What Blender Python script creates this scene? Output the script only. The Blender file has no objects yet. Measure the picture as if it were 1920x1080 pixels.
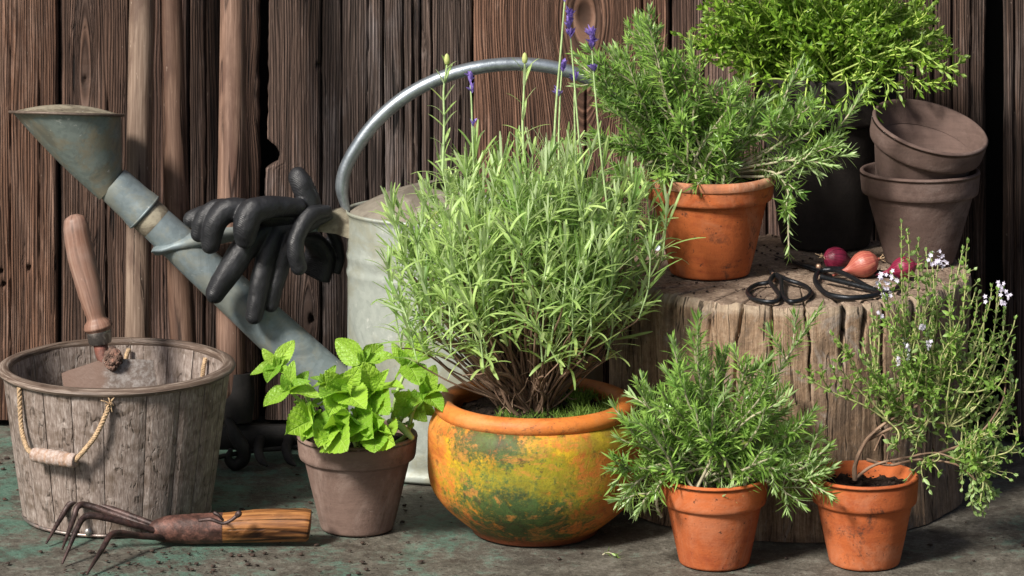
import bpy, math, random
import numpy as np
from mathutils import Vector, Matrix

# ------------------------------------------------------------------ camera, light, exposure
S = bpy.context.scene
COL = S.collection
PI = math.pi
F, HY, CH = 7000.0, -930.0, 1.13        # focal length in photo pixels, horizon row, camera height

cam = bpy.data.cameras.new('camera'); camo = bpy.data.objects.new('camera', cam); COL.objects.link(camo)
camo.location = (0, 0, CH); camo.rotation_euler = (math.radians(90), 0, 0)
cam.sensor_width = 36; cam.lens = 36 * F / 1920; cam.shift_y = -(540 - HY) / 1920
cam.clip_start = 0.1; cam.clip_end = 200
cam.dof.use_dof = True; cam.dof.focus_distance = 4.16; cam.dof.aperture_fstop = 25
S.camera = camo

SUN_EL, SUN_AZ = 40.0, 42.0              # degrees; azimuth measured to the left of straight behind the camera
w = bpy.data.worlds.new('World'); S.world = w; w.use_nodes = True
nt = w.node_tree; bg = nt.nodes['Background']
sky = nt.nodes.new('ShaderNodeTexSky'); sky.sky_type = 'NISHITA'; sky.sun_disc = False
sv = Vector((-math.sin(math.radians(SUN_AZ)) * math.cos(math.radians(SUN_EL)),
             -math.cos(math.radians(SUN_AZ)) * math.cos(math.radians(SUN_EL)), math.sin(math.radians(SUN_EL))))
sky.sun_elevation = math.radians(SUN_EL); sky.sun_rotation = math.atan2(sv.x, sv.y)
sky.dust_density = 3.0; sky.air_density = 0.8
nt.links.new(sky.outputs[0], bg.inputs[0]); bg.inputs[1].default_value = 0.068
sun = bpy.data.lights.new('sun', 'SUN'); sun.energy = 5.0; sun.angle = math.radians(11); sun.color = (1.0, 0.95, 0.88)
suno = bpy.data.objects.new('sun', sun); COL.objects.link(suno)
suno.rotation_euler = sv.to_track_quat('Z', 'Y').to_euler()
S.view_settings.view_transform = 'Standard'; S.view_settings.look = 'None'
S.view_settings.exposure = 0.45; S.view_settings.gamma = 1
S.cycles.max_bounces = 6; S.cycles.diffuse_bounces = 3; S.cycles.glossy_bounces = 3
S.cycles.transmission_bounces = 4; S.cycles.transparent_max_bounces = 4
S.cycles.use_denoising = True

# ------------------------------------------------------------------ helpers
def P(px, py, Y):
    """point at distance Y seen at photo pixel px, py"""
    return np.array([(px - 960) / F * Y, Y, CH - (py - HY) / F * Y])
def PG(px, py, z=0.0):
    Y = (CH - z) * F / (py - HY)
    return np.array([(px - 960) / F * Y, Y, z])
def PX(n, Y): return n / F * Y

def hash2(ix, iy, seed):
    h = np.sin(ix * 127.1 + iy * 311.7 + seed * 74.7) * 43758.5453
    return h - np.floor(h)
def vn(x, y, seed=0.0):
    x = np.asarray(x, float); y = np.asarray(y, float)
    ix, iy = np.floor(x), np.floor(y); fx, fy = x - ix, y - iy
    fx = fx * fx * (3 - 2 * fx); fy = fy * fy * (3 - 2 * fy)
    a, b = hash2(ix, iy, seed), hash2(ix + 1, iy, seed)
    c, d = hash2(ix, iy + 1, seed), hash2(ix + 1, iy + 1, seed)
    return (a + (b - a) * fx) * (1 - fy) + (c + (d - c) * fx) * fy
def fbm(x, y, seed=0.0, oct=4):
    s = 0; a = .5; t = 0
    for i in range(oct):
        s = s + a * vn(np.asarray(x) * 2 ** i, np.asarray(y) * 2 ** i, seed + i * 3.3); t += a; a *= .5
    return s / t

def unit(v):
    v = np.asarray(v, float); n = np.linalg.norm(v, axis=-1, keepdims=True); return v / np.maximum(n, 1e-9)

class MB:
    def __init__(s): s.V = []; s.Fc = []; s.U = []; s.Sh = []; s.n = 0
    def add(s, v, f, mi=0, uv=None, sh=0.5):
        v = np.asarray(v, float).reshape(-1, 3); f = np.asarray(f, int)
        s.V.append(v); s.Fc.append((f + s.n, mi))
        s.U.append(np.zeros((len(v), 2)) if uv is None else np.asarray(uv, float).reshape(-1, 2))
        s.Sh.append(np.broadcast_to(np.asarray(sh, float), (len(v),)).copy()); s.n += len(v)
    def mesh(s, name, mats, smooth=True):
        V = np.concatenate(s.V); me = bpy.data.meshes.new(name)
        me.vertices.add(len(V)); me.vertices.foreach_set('co', V.ravel())
        ls = []; st = []; mi = []; c = 0
        for f, m in s.Fc:
            k = f.shape[1]; ls.append(f.ravel()); st.append(np.arange(len(f)) * k + c); c += len(f) * k
            mi.append(np.full(len(f), m))
        ls = np.concatenate(ls); st = np.concatenate(st); mi = np.concatenate(mi)
        me.loops.add(len(ls)); me.loops.foreach_set('vertex_index', ls.astype(np.int32))
        me.polygons.add(len(st)); me.polygons.foreach_set('loop_start', st.astype(np.int32))
        me.polygons.foreach_set('material_index', mi.astype(np.int32))
        me.polygons.foreach_set('use_smooth', np.full(len(st), smooth))
        me.update(calc_edges=True)
        U = np.concatenate(s.U); a = me.attributes.new('guv', 'FLOAT_VECTOR', 'POINT')
        a.data.foreach_set('vector', np.c_[U, np.zeros(len(U))].ravel())
        a = me.attributes.new('shade', 'FLOAT', 'POINT'); a.data.foreach_set('value', np.concatenate(s.Sh))
        me.validate()
        for m in (mats if isinstance(mats, (list, tuple)) else [mats]): me.materials.append(m)
        return me
    def build(s, name, mats, parent=None, smooth=True, loc=None, kind=None):
        o = bpy.data.objects.new(name, s.mesh(name, mats, smooth)); COL.objects.link(o)
        if parent is not None: setpar(o, parent)
        if loc is not None: o.location = loc
        if kind: o['kind'] = kind
        return o

def world_loc(o):
    # empties stand at the thing's base; every mesh is built in world coordinates, so its own frame is the world's
    return Vector(o.location) if o.type == 'EMPTY' else Vector((0, 0, 0))
def setpar(o, parent):
    # meshes are built in world coordinates; empties are only translated
    o.parent = parent; o.matrix_parent_inverse = Matrix.Translation(-world_loc(parent))

def thing(name, loc, label, cat, group=None):
    o = bpy.data.objects.new(name, None); COL.objects.link(o); o.location = tuple(loc); o.empty_display_size = .02
    o['label'] = label; o['category'] = cat
    if group: o['group'] = group
    return o
def tag(o, label, cat, group=None):
    o['label'] = label; o['category'] = cat
    if group: o['group'] = group
    return o

def smoothpath(pts, n=24):
    pts = np.asarray(pts, float)
    if len(pts) == 2: 
        t = np.linspace(0, 1, n)[:, None]; return pts[0] * (1 - t) + pts[1] * t
    p = np.vstack([2 * pts[0] - pts[1], pts, 2 * pts[-1] - pts[-2]])
    T = np.linspace(0, len(pts) - 1 - 1e-9, n); out = []
    for t in T:
        i = int(t); u = t - i; a, b, c, d = p[i], p[i + 1], p[i + 2], p[i + 3]
        out.append(.5 * ((2 * b) + (c - a) * u + (2 * a - 5 * b + 4 * c - d) * u * u + (3 * b - a - 3 * c + d) * u ** 3))
    return np.array(out)

def frames(path, n0=(0, 1, 0)):
    T = np.gradient(path, axis=0); T = unit(T)
    n = np.asarray(n0, float); N = []
    for i in range(len(path)):
        n = n - T[i] * np.dot(n, T[i])
        if np.linalg.norm(n) < 1e-5: n = np.array([1., .3, .2]); n -= T[i] * np.dot(n, T[i])
        n = n / np.linalg.norm(n); N.append(n)
    N = np.array(N); return T, N, np.cross(T, N)

def gridfaces(nr, nc, wrap=True):
    i = np.arange(nr - 1)[:, None]; j = np.arange(nc if wrap else nc - 1)[None, :]
    j2 = (j + 1) % nc if wrap else j + 1
    return np.stack([i * nc + j, i * nc + j2, (i + 1) * nc + j2, (i + 1) * nc + j], -1).reshape(-1, 4)

def loft(mb, rings, mi=0, uv=None, sh=0.5, cap0=True, cap1=True):
    """rings: (n, k, 3)"""
    rings = np.asarray(rings, float); n, k = rings.shape[:2]
    mb.add(rings.reshape(-1, 3), gridfaces(n, k), mi, uv, sh)
    for cap, idx, fl in ((cap0, 0, 1), (cap1, n - 1, 0)):
        if cap:
            c = rings[idx].mean(0); u0 = None
            if uv is not None:
                ur = np.asarray(uv).reshape(n, k, 2)[idx]; u0 = np.vstack([ur.mean(0), ur])
            j = np.arange(k); f = np.c_[np.zeros(k, int), 1 + j, 1 + (j + 1) % k]
            if fl: f = f[:, ::-1]
            mb.add(np.vstack([c, rings[idx]]), f, mi, u0, sh)

def tube(mb, pts, rad, seg=10, mi=0, n=None, sh=0.5, cap=True, squash=1.0, n0=(0, 1, 0), rough=0.0, seed=0, round_end=False):
    path = smoothpath(pts, n) if n else np.asarray(pts, float)
    m = len(path); rad = np.asarray(rad, float)
    if rad.ndim == 0: rad = np.full(m, float(rad))
    elif len(rad) != m: rad = np.interp(np.linspace(0, 1, m), np.linspace(0, 1, len(rad)), rad)
    T, N, B = frames(path, n0)
    a = np.arange(seg) / seg * 2 * PI
    L = np.r_[0, np.cumsum(np.linalg.norm(np.diff(path, axis=0), axis=1))]
    rr = rad[:, None] * np.ones((1, seg))
    if rough: rr = rr * (1 + rough * (fbm(a[None] * 1.3 + 7 + L[:, None] * 0, L[:, None] / max(rad.mean(), 1e-4) * .6, seed) - .5) * 2)
    rings = path[:, None] + rr[..., None] * (np.cos(a)[None, :, None] * N[:, None] + squash * np.sin(a)[None, :, None] * B[:, None])
    uv = np.stack([np.broadcast_to(a[None] * rad.mean(), (m, seg)), np.broadcast_to(L[:, None], (m, seg))], -1)
    if round_end:
        for e, sg in ((0, -1), (m - 1, 1)):
            pass
    loft(mb, rings, mi, uv.reshape(-1, 2), sh, cap, cap)

def roundtube(mb, pts, rad, seg=14, mi=0, n=20, **k):
    """tube with hemispherical ends"""
    path = smoothpath(pts, n); m = len(path)
    rad = np.interp(np.linspace(0, 1, m), np.linspace(0, 1, len(rad)), rad)
    T = unit(np.gradient(path, axis=0)); aa = np.radians([85, 65, 45, 25, 10])
    p0 = np.array([path[0] - T[0] * rad[0] * math.sin(a) for a in aa]); r0 = [rad[0] * math.cos(a) for a in aa]
    p1 = np.array([path[-1] + T[-1] * rad[-1] * math.sin(a) for a in aa[::-1]]); r1 = [rad[-1] * math.cos(a) for a in aa[::-1]]
    tube(mb, np.vstack([p0, path, p1]), np.r_[r0, rad, r1], seg, mi, **k)

def lathe(mb, prof, c=(0, 0, 0), seg=96, mi=0, sx=1.0, sy=1.0, wob=0.0, seed=0, sh=0.5, M=None):
    prof = np.asarray(prof, float); a = np.arange(seg) / seg * 2 * PI + PI / 2
    R = prof[:, 0][:, None] * np.ones((1, seg)); Z = prof[:, 1][:, None] * np.ones((1, seg))
    if wob:
        R = R + wob * (fbm(np.cos(a) * 2.1 + 5 + Z * 8, np.sin(a) * 2.1 + 5 + Z * 12, seed) - .5) * (R > 1e-4)
        Z = Z + wob * .7 * (fbm(np.cos(a) * 1.7 + 9, np.sin(a) * 1.7 + 3, seed + 5) - .5)
    v = np.stack([np.cos(a) * R * sx, np.sin(a) * R * sy, Z], -1)
    if M is not None: v = v @ np.array(M).T
    v = v + np.asarray(c)
    L = np.r_[0, np.cumsum(np.linalg.norm(np.diff(prof, axis=0), axis=1))]
    uv = np.stack([np.broadcast_to(a[None] * prof[:, 0].max(), R.shape), np.broadcast_to(L[:, None], R.shape)], -1)
    mb.add(v.reshape(-1, 3), gridfaces(len(prof), seg)[:, ::1], mi, uv.reshape(-1, 2), sh)

def box(mb, lo, hi, mi=0, M=None, c=(0, 0, 0), bev=0.0):
    lo = np.asarray(lo, float); hi = np.asarray(hi, float)
    v = np.array([[x, y, z] for x in (lo[0], hi[0]) for y in (lo[1], hi[1]) for z in (lo[2], hi[2])])
    f = [[0, 1, 3, 2], [4, 6, 7, 5], [0, 4, 5, 1], [2, 3, 7, 6], [0, 2, 6, 4], [1, 5, 7, 3]]
    uv = v[:, [0, 2]]
    if M is not None: v = v @ np.array(M).T
    mb.add(v + np.asarray(c), f, mi, uv)

# leaves -------------------------------------------------------------
def leaves(mb, base, d, nrm, L, W, bend, sh, mi=1, nseg=4, shape='needle', fold=.25):
    N = len(base)
    if N == 0: return
    s = np.linspace(0, 1, nseg + 1)
    if shape == 'needle': wp = np.minimum(1, .35 + s * 3) * np.sqrt(np.maximum(0, 1 - s ** 5)) ; wp[-1] = .12
    elif shape == 'blade': wp = np.minimum(1, .45 + s * 2.2) * np.sqrt(np.maximum(0, 1 - s ** 9)); wp[-1] = .38
    elif shape == 'lance': wp = np.sin(PI * np.clip(s * .93 + .07, 0, 1)) ** .75; wp[0] = .22; wp[-1] = .05
    else: wp = np.sin(PI * np.clip(s, .0, 1) ** .85) ** .7; wp[0] = .15; wp[-1] = .05
    L = np.broadcast_to(L, (N,)); W = np.broadcast_to(W, (N,)); b = np.broadcast_to(bend, (N,)).copy()
    b[np.abs(b) < .02] = .02
    bs = b[:, None] * s[None]
    X = np.sin(bs) / b[:, None] * L[:, None]; Z = -(1 - np.cos(bs)) / b[:, None] * L[:, None]
    side = np.cross(nrm, d)
    cen = base[:, None] + d[:, None] * X[..., None] + nrm[:, None] * Z[..., None]
    nl = nrm[:, None] * np.cos(bs)[..., None] + d[:, None] * np.sin(bs)[..., None]
    wv = (W[:, None] * wp[None] * .5)[..., None]
    l = cen - side[:, None] * wv + nl * wv * fold
    r = cen + side[:, None] * wv + nl * wv * fold
    v = np.stack([l, cen, r], 2)                       # N, S, 3, 3
    k = nseg + 1; i = np.arange(nseg)[:, None] * 3; j = np.arange(2)[None]
    f = np.stack([i + j, i + j + 3, i + j + 4, i + j + 1], -1).reshape(-1, 4)
    f = (np.arange(N)[:, None, None] * (k * 3) + f[None]).reshape(-1, 4)
    uv = np.stack([np.broadcast_to(np.array([-1., 0, 1])[None, None], (N, k, 3)), np.broadcast_to(s[None, :, None], (N, k, 3))], -1)
    mb.add(v.reshape(-1, 3), f, mi, uv.reshape(-1, 2), np.repeat(np.broadcast_to(sh, (N,)), k * 3))

def resample(path, n):
    d = np.r_[0, np.cumsum(np.linalg.norm(np.diff(path, axis=0), axis=1))]
    t = np.linspace(0, d[-1], n); return np.stack([np.interp(t, d, path[:, i]) for i in range(3)], 1), d[-1]

def sprig(mb, path, rng, r=(.0012, .0006), spacing=.004, per=2, L=(.018, .02), W=.0018, ang=(75, 25), bend=(.3, .6), start=0.2,
          step=1.57, shape='needle', nseg=3, tuft=6, sh=(0, 1), jit=.25, axil=0, mi_s=0, mi_l=1, taper=.55, stemseg=6):
    path, tot = resample(np.asarray(path), 26)
    tube(mb, path, np.linspace(r[0], r[1], 26), stemseg, mi_s, sh=rng.random(), cap=False)
    T, N, B = frames(path, (.3, 1, .2))
    s = np.arange(start * tot, tot, spacing); s = s + rng.uniform(-.25, .25, len(s)) * spacing; s = np.clip(s, 0, tot)
    if len(s) == 0: return
    t = s / tot; idx = t * 25
    def samp(A): return np.stack([np.interp(idx, np.arange(26), A[:, i]) for i in range(3)], 1)
    Pn, Tn, Nn, Bn = samp(path), unit(samp(T)), samp(N), samp(B)
    bl, dl, nl, Ll, bd, Wl = [], [], [], [], [], []
    a0 = rng.random() * 6.28
    for k in range(per + axil):
        n = len(s)
        phi = a0 + step * np.arange(n) + (k % per) * 2 * PI / per + rng.normal(0, jit, n) + (.5 * rng.standard_normal(n) if k >= per else 0)
        al = np.radians(np.interp(t, [start, 1], ang) + rng.normal(0, 9, n)) * (.75 if k >= per else 1)
        R = unit(Nn * np.cos(phi)[:, None] + Bn * np.sin(phi)[:, None])
        d = np.cos(al)[:, None] * Tn + np.sin(al)[:, None] * R; nr = np.sin(al)[:, None] * Tn - np.cos(al)[:, None] * R
        ll = np.interp(t, [start, 1], L) * rng.uniform(.75, 1.2, n) * np.where(t > .9, taper + (1 - taper) * (1 - t) / .1, 1)
        sc = .62 if k >= per else 1
        bl.append(Pn); dl.append(d); nl.append(nr); Ll.append(ll * sc); Wl.append(W * sc ** .5 * rng.uniform(.8, 1.2, n)); bd.append(rng.uniform(*bend, n))
    if tuft:
        phi = rng.random(tuft) * 6.28; al = np.radians(rng.uniform(6, 32, tuft))
        R = N[-1] * np.cos(phi)[:, None] + B[-1] * np.sin(phi)[:, None]; Te = np.repeat(T[-1][None], tuft, 0)
        dl.append(np.cos(al)[:, None] * Te + np.sin(al)[:, None] * R); nl.append(np.sin(al)[:, None] * Te - np.cos(al)[:, None] * R)
        bl.append(np.repeat(path[-1][None], tuft, 0)); Ll.append(L[1] * rng.uniform(.5, .85, tuft)); Wl.append(W * rng.uniform(.6, 1, tuft)); bd.append(rng.uniform(-.2, .3, tuft))
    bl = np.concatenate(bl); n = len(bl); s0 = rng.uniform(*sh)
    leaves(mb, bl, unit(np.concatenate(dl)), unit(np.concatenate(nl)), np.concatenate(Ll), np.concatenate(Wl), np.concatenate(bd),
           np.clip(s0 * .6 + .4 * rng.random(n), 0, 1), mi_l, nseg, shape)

# ------------------------------------------------------------------ materials
class G:
    def __init__(s, name):
        s.m = bpy.data.materials.new(name); s.m.use_nodes = True; s.t = s.m.node_tree; s.b = s.t.nodes['Principled BSDF']
        s.out = s.t.nodes['Material Output']
    def n(s, ty, ins=None, **props):
        nd = s.t.nodes.new('ShaderNode' + ty)
        for k, v in props.items(): setattr(nd, k, v)
        for k, v in (ins or {}).items(): s.set(nd.inputs[k], v)
        return nd
    def set(s, sock, v):
        if isinstance(v, bpy.types.NodeSocket): s.t.links.new(v, sock)
        elif isinstance(v, (tuple, list)) and sock.type == 'RGBA' and len(v) == 3: sock.default_value = (*v, 1)
        else: sock.default_value = v
    def math(s, op, a, b=0.0, c=0.0, clamp=False):
        return s.n('Math', {0: a, 1: b, 2: c}, operation=op, use_clamp=clamp).outputs[0]
    def noise(s, vec, scale, detail=4, rough=.55, dist=0.0):
        return s.n('TexNoise', {'Vector': vec, 'Scale': scale, 'Detail': detail, 'Roughness': rough, 'Distortion': dist}).outputs[0]
    def mix(s, f, a, b, bt='MIX'):
        nd = s.n('Mix', data_type='RGBA', blend_type=bt); s.set(nd.inputs[0], f); s.set(nd.inputs[6], a); s.set(nd.inputs[7], b); return nd.outputs[2]
    def ramp(s, f, stops):
        nd = s.n('ValToRGB', {0: f}); el = nd.color_ramp.elements
        while len(el) < len(stops): el.new(.5)
        for e, (p, c) in zip(el, stops): e.position = p; e.color = (*c, 1) if len(c) == 3 else c
        return nd.outputs[0]
    def step(s, f, lo, hi): return s.n('MapRange', {0: f, 1: lo, 2: hi}, interpolation_type='SMOOTHSTEP').outputs[0]
    def attr(s, nm, o=1): return s.n('Attribute', attribute_name=nm).outputs[o]
    def objc(s): return s.n('TexCoord').outputs['Object']
    def rnd(s): return s.n('ObjectInfo').outputs['Random']
    def comb(s, x, y, z): return s.n('CombineXYZ', {0: x, 1: y, 2: z}).outputs[0]
    def sep(s, v): return s.n('SeparateXYZ', {0: v}).outputs
    def bump(s, h, st=.3, d=.002): 
        s.set(s.b.inputs['Normal'], s.n('Bump', {'Height': h, 'Strength': st, 'Distance': d}).outputs[0])
    def col(s, c): s.set(s.b.inputs['Base Color'], c)
    def rough(s, r): s.set(s.b.inputs['Roughness'], r)
    def spec(s, r): s.set(s.b.inputs['Specular IOR Level'], r)

def wood(name, dark, mid, light, su=400, sv=14, bump=.8, dist=.0018, rough=.75, crack=.5, stain=None, objcol=False, stainamt=.5, ridge=0.0, rings=0.0, ringamt=.4, crk=(.45, .62)):
    g = G(name); x, y, _ = g.sep(g.attr('guv')); r = g.math('MULTIPLY', g.rnd(), 37.0)
    v = g.comb(g.math('MULTIPLY', x, su), g.math('MULTIPLY', y, sv), r)
    n1 = g.noise(v, 1, 5, .65, .3)
    v2 = g.comb(g.math('MULTIPLY', x, su * .28), g.math('MULTIPLY', y, sv * .35), r); n2 = g.noise(v2, 1, 4, .6, .5)
    v3 = g.comb(g.math('MULTIPLY', x, su * .06), g.math('MULTIPLY', y, sv * .5), r); n3 = g.noise(v3, 1, 5, .6, 1.0)
    ln = g.math('ABSOLUTE', g.math('SUBTRACT', g.noise(g.comb(g.math('MULTIPLY', x, su * .13), g.math('MULTIPLY', y, sv * .18), r), 1, 2, .5, .2), .5))
    ck = g.step(ln, .035, 0.0)                      # thin long splits
    ck = g.math('MULTIPLY', ck, g.step(n3, *crk))
    if rings:
        wn = g.noise(g.comb(g.math('MULTIPLY', x, 55.0), g.math('MULTIPLY', y, 3.0), r), 1, 3, .6)
        rg_ = g.math('MULTIPLY_ADD', g.math('SINE', g.math('MULTIPLY_ADD', x, rings * 6.283, g.math('MULTIPLY', wn, 30.0))), .5, .5)
        rg_ = g.math('MULTIPLY', g.math('POWER', rg_, .6), g.math('ADD', .55, g.math('MULTIPLY', n2, .9)))
    tval = g.math('ADD', g.math('MULTIPLY', n1, .65), g.math('MULTIPLY', n2, .35))
    if rings: tval = g.math('ADD', g.math('MULTIPLY', tval, 1 - ringamt * .5), g.math('MULTIPLY', rg_, ringamt * .5))
    c = g.ramp(tval, [(.33, dark), (.5, mid), (.68, light)])
    if rings:
        fl = g.step(g.noise(g.comb(g.math('MULTIPLY', x, 420.0), g.math('MULTIPLY', y, 26.0), r), 1, 3, .6), .64, .74)
        gw = g.step(g.noise(g.comb(g.math('MULTIPLY', x, 26.0), g.math('MULTIPLY', y, 6.0), r), 1, 6, .7, .6), .47, .66)
        c = g.mix(g.math('MULTIPLY', gw, .6), c, g.ramp(tval, [(.36, (.03, .028, .028)), (.52, (.12, .11, .105)), (.68, (.26, .245, .235))]))
        c = g.mix(g.math('MULTIPLY', fl, .38), c, (.30, .25, .22))
    c = g.mix(g.math('MULTIPLY', g.step(n3, .42, .7), stainamt), c, stain or dark)
    c = g.mix(g.math('MULTIPLY', ck, crack), c, tuple(k * .12 for k in dark))
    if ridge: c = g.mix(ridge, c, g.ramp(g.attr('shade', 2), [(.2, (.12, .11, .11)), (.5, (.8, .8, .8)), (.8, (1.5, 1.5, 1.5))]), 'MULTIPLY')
    if objcol: c = g.mix(1.0, c, g.n('ObjectInfo').outputs['Color'], 'MULTIPLY')
    pits = g.step(g.noise(g.comb(g.math('MULTIPLY', x, 260), g.math('MULTIPLY', y, 90), r), 1, 2, .5), .72, .78)
    c = g.mix(g.math('MULTIPLY', pits, .35), c, tuple(min(1, k * 1.7) for k in light))
    g.col(c); g.rough(g.math('ADD', g.math('MULTIPLY', n1, .2), rough - .1)); g.spec(.3)
    h = g.math('SUBTRACT', g.math('ADD', g.math('MULTIPLY', n1, .7), g.math('MULTIPLY', n2, .5)), g.math('MULTIPLY', ck, 1.2))
    if rings: h = g.math('ADD', h, g.math('MULTIPLY', rg_, .5))
    g.bump(h, bump, dist); return g.m

def clay(name, base, dark, pale, pale_amt=.4, speck=.6, sc=1.0, top_pale=0.0, stain=(.05, .035, .025), rough=.85):
    g = G(name); o = g.objc(); x, y, z = g.sep(o)
    off = g.n('VectorMath', {0: o, 1: (3.7, 1.3, 0.4)}, operation='ADD').outputs[0]
    n1 = g.noise(off, 13 * sc, 8, .68, .6); n2 = g.noise(off, 60 * sc, 6, .75); n4 = g.noise(off, 5.5 * sc, 3, .5, .8)
    turn = g.noise(g.comb(g.math('MULTIPLY', x, 9.0), g.math('MULTIPLY', y, 9.0), g.math('ADD', g.math('MULTIPLY', z, 210.0), g.math('MULTIPLY', n4, 6.0))), 1, 5, .65)
    t = g.math('ADD', g.math('ADD', g.math('MULTIPLY', n1, .45), g.math('MULTIPLY', turn, .25)), g.math('MULTIPLY', n2, .3))
    c = g.ramp(t, [(.36, dark), (.5, base), (.64, tuple(k * 1.22 for k in base))])
    c = g.mix(g.math('MULTIPLY', g.step(n4, .40, .66), .45), c, tuple(k * .75 for k in dark))
    pl = g.math('MULTIPLY', g.step(g.noise(off, 9 * sc, 8, .75, .9), .47, .66), g.math('ADD', .45, g.math('MULTIPLY', n2, 1.1)))
    c = g.mix(g.math('MULTIPLY', pl, pale_amt), c, pale)
    st = g.math('MULTIPLY', g.step(g.noise(off, 30, 8, .8, .4), .53, .64), g.step(g.noise(off, 9, 4, .6), .44, .60))
    c = g.mix(g.math('MULTIPLY', st, .85 * speck), c, stain)
    sp = g.step(g.noise(off, 190, 3, .7), .64, .69); c = g.mix(g.math('MULTIPLY', sp, .8 * speck), c, stain)
    lt = g.step(g.noise(off, 150, 3, .7), .66, .72); c = g.mix(g.math('MULTIPLY', lt, .45 * pale_amt), c, pale)
    g.col(c); g.rough(g.math('ADD', rough - .15, g.math('MULTIPLY', n2, .3))); g.spec(.3)
    g.bump(g.math('ADD', g.math('ADD', n2, g.math('MULTIPLY', turn, .35)), g.math('MULTIPLY', g.noise(off, 320, 3), .4)), .5, .0012)
    return g.m

def leafm(name, a, b, under, rough=.45, trans=.3, vein=None):
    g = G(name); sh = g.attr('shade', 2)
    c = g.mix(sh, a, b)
    o = g.objc(); c = g.mix(g.math('MULTIPLY', g.step(g.noise(o, 60, 2), .45, .7), .35), c, tuple(k * .7 for k in a))
    u, v, _ = g.sep(g.attr('guv'))
    mid = g.step(g.math('ABSOLUTE', u), .22, .0); c = g.mix(g.math('MULTIPLY', mid, .35), c, under); old = g.step(g.noise(o, 38, 2, .5), .66, .72); c = g.mix(g.math('MULTIPLY', old, .5), c, (.36, .31, .09))
    bf = g.n('NewGeometry').outputs['Backfacing']; c = g.mix(g.math('MULTIPLY', bf, .75), c, under)
    g.col(c); g.rough(rough); g.spec(.45)
    tr = g.n('BsdfTranslucent', {0: g.mix(.5, c, tuple(min(1, k * 1.5) for k in b))})
    ms = g.n('MixShader', {0: trans, 1: g.b.outputs[0], 2: tr.outputs[0]}); g.t.links.new(ms.outputs[0], g.out.inputs[0]); return g.m

def plain(name, c, rough=.6, metal=0.0, bump=0.0, sc=80, var=.25, spec=.5):
    g = G(name); o = g.objc(); n = g.noise(o, sc, 6, .7); n2 = g.noise(o, sc * .35, 6, .75, .5); n3 = g.noise(o, sc * 3, 4, .75)
    cc = g.mix(g.step(g.math('ADD', g.math('MULTIPLY', n, .6), g.math('MULTIPLY', n3, .4)), .38, .62), tuple(k * (1 - var) for k in c), tuple(min(1, k * (1 + var)) for k in c))
    if var > .4:
        cc = g.mix(g.math('MULTIPLY', g.step(n2, .50, .60), .75), cc, tuple(k * .28 for k in c))
        cc = g.mix(g.math('MULTIPLY', g.step(n2, .46, .38), .6), cc, (min(1, c[0] * 2.0), c[1] * 1.5, c[2] * 1.4))
    g.col(cc); g.rough(g.math('ADD', rough - .12, g.math('MULTIPLY', n, .25))); g.spec(spec)
    g.set(g.b.inputs['Metallic'], metal)
    if bump: g.bump(g.math('ADD', n, g.math('MULTIPLY', n3, .4)), bump, .002)
    return g.m

M = {}
M['wall'] = wood('weathered_plank', (.014, .0105, .0085), (.052, .038, .030), (.140, .108, .088), su=700, sv=12, bump=1.0, dist=.0022, rough=.9, crack=.95, objcol=True, stain=(.030, .022, .019), stainamt=.5, ridge=.35, rings=290.0, ringamt=.38, crk=(.54, .66))
M['back'] = plain('gap_shade_black', (.006, .005, .004), .9)
M['pole'] = wood('pole_wood', (.080, .052, .038), (.175, .128, .098), (.31, .245, .195), su=480, sv=14, bump=.6, dist=.0012, rough=.6, crack=.8, stain=(.09, .058, .045), stainamt=.85, crk=(.42, .6), objcol=True)
M['bucket'] = wood('bucket_wood', (.11, .083, .068), (.225, .178, .152), (.42, .37, .335), su=560, sv=110, bump=.7, dist=.0012, rough=.68, crack=.5, stain=(.085, .058, .038), stainamt=.65)
M['rimwood'] = wood('rim_wood', (.040, .026, .020), (.12, .085, .065), (.36, .30, .25), su=700, sv=25, bump=.6, dist=.0012, rough=.5, crack=.6, stain=(.07, .045, .03), stainamt=.5)
M['trowel_wood'] = wood('trowel_handle_wood', (.085, .045, .032), (.20, .105, .072), (.31, .20, .15), su=260, sv=12, bump=.25, dist=.001, rough=.5, crack=.5, stain=(.30, .23, .20), stainamt=.45)
M['cult_wood'] = wood('cultivator_handle_wood', (.07, .022, .009), (.30, .125, .038), (.50, .26, .09), su=300, sv=14, bump=.6, dist=.0014, rough=.5, crack=1.0, stain=(.05, .018, .010), stainamt=.9, crk=(.38, .55))
M['stump'] = wood('stump_side', (.085, .054, .035), (.25, .170, .112), (.40, .30, .215), su=420, sv=16, bump=.9, dist=.002, rough=.85, crack=.9, stain=(.11, .075, .048), stainamt=.65, rings=0.0, crk=(.58, .70))
M['terra'] = clay('terracotta', (.44, .112, .030), (.27, .052, .015), (.48, .24, .14), .32, 1.05, stain=(.07, .030, .018))
M['terra_lip'] = clay('terracotta_worn_lip', (.46, .17, .08), (.16, .08, .05), (.62, .38, .26), .6, 1.0, 1.5)
M['greyclay'] = clay('grey_clay', (.165, .108, .086), (.105, .068, .054), (.30, .225, .19), .6, .5)
M['umber'] = clay('umber_clay', (.105, .068, .056), (.066, .042, .034), (.21, .155, .135), .55, .6)
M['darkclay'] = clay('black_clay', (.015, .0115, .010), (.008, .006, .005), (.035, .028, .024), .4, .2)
M['orangelip'] = clay('orange_glaze_lip', (.55, .17, .032), (.38, .095, .02), (.60, .27, .10), .4, 1.0, rough=.6)

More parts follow.
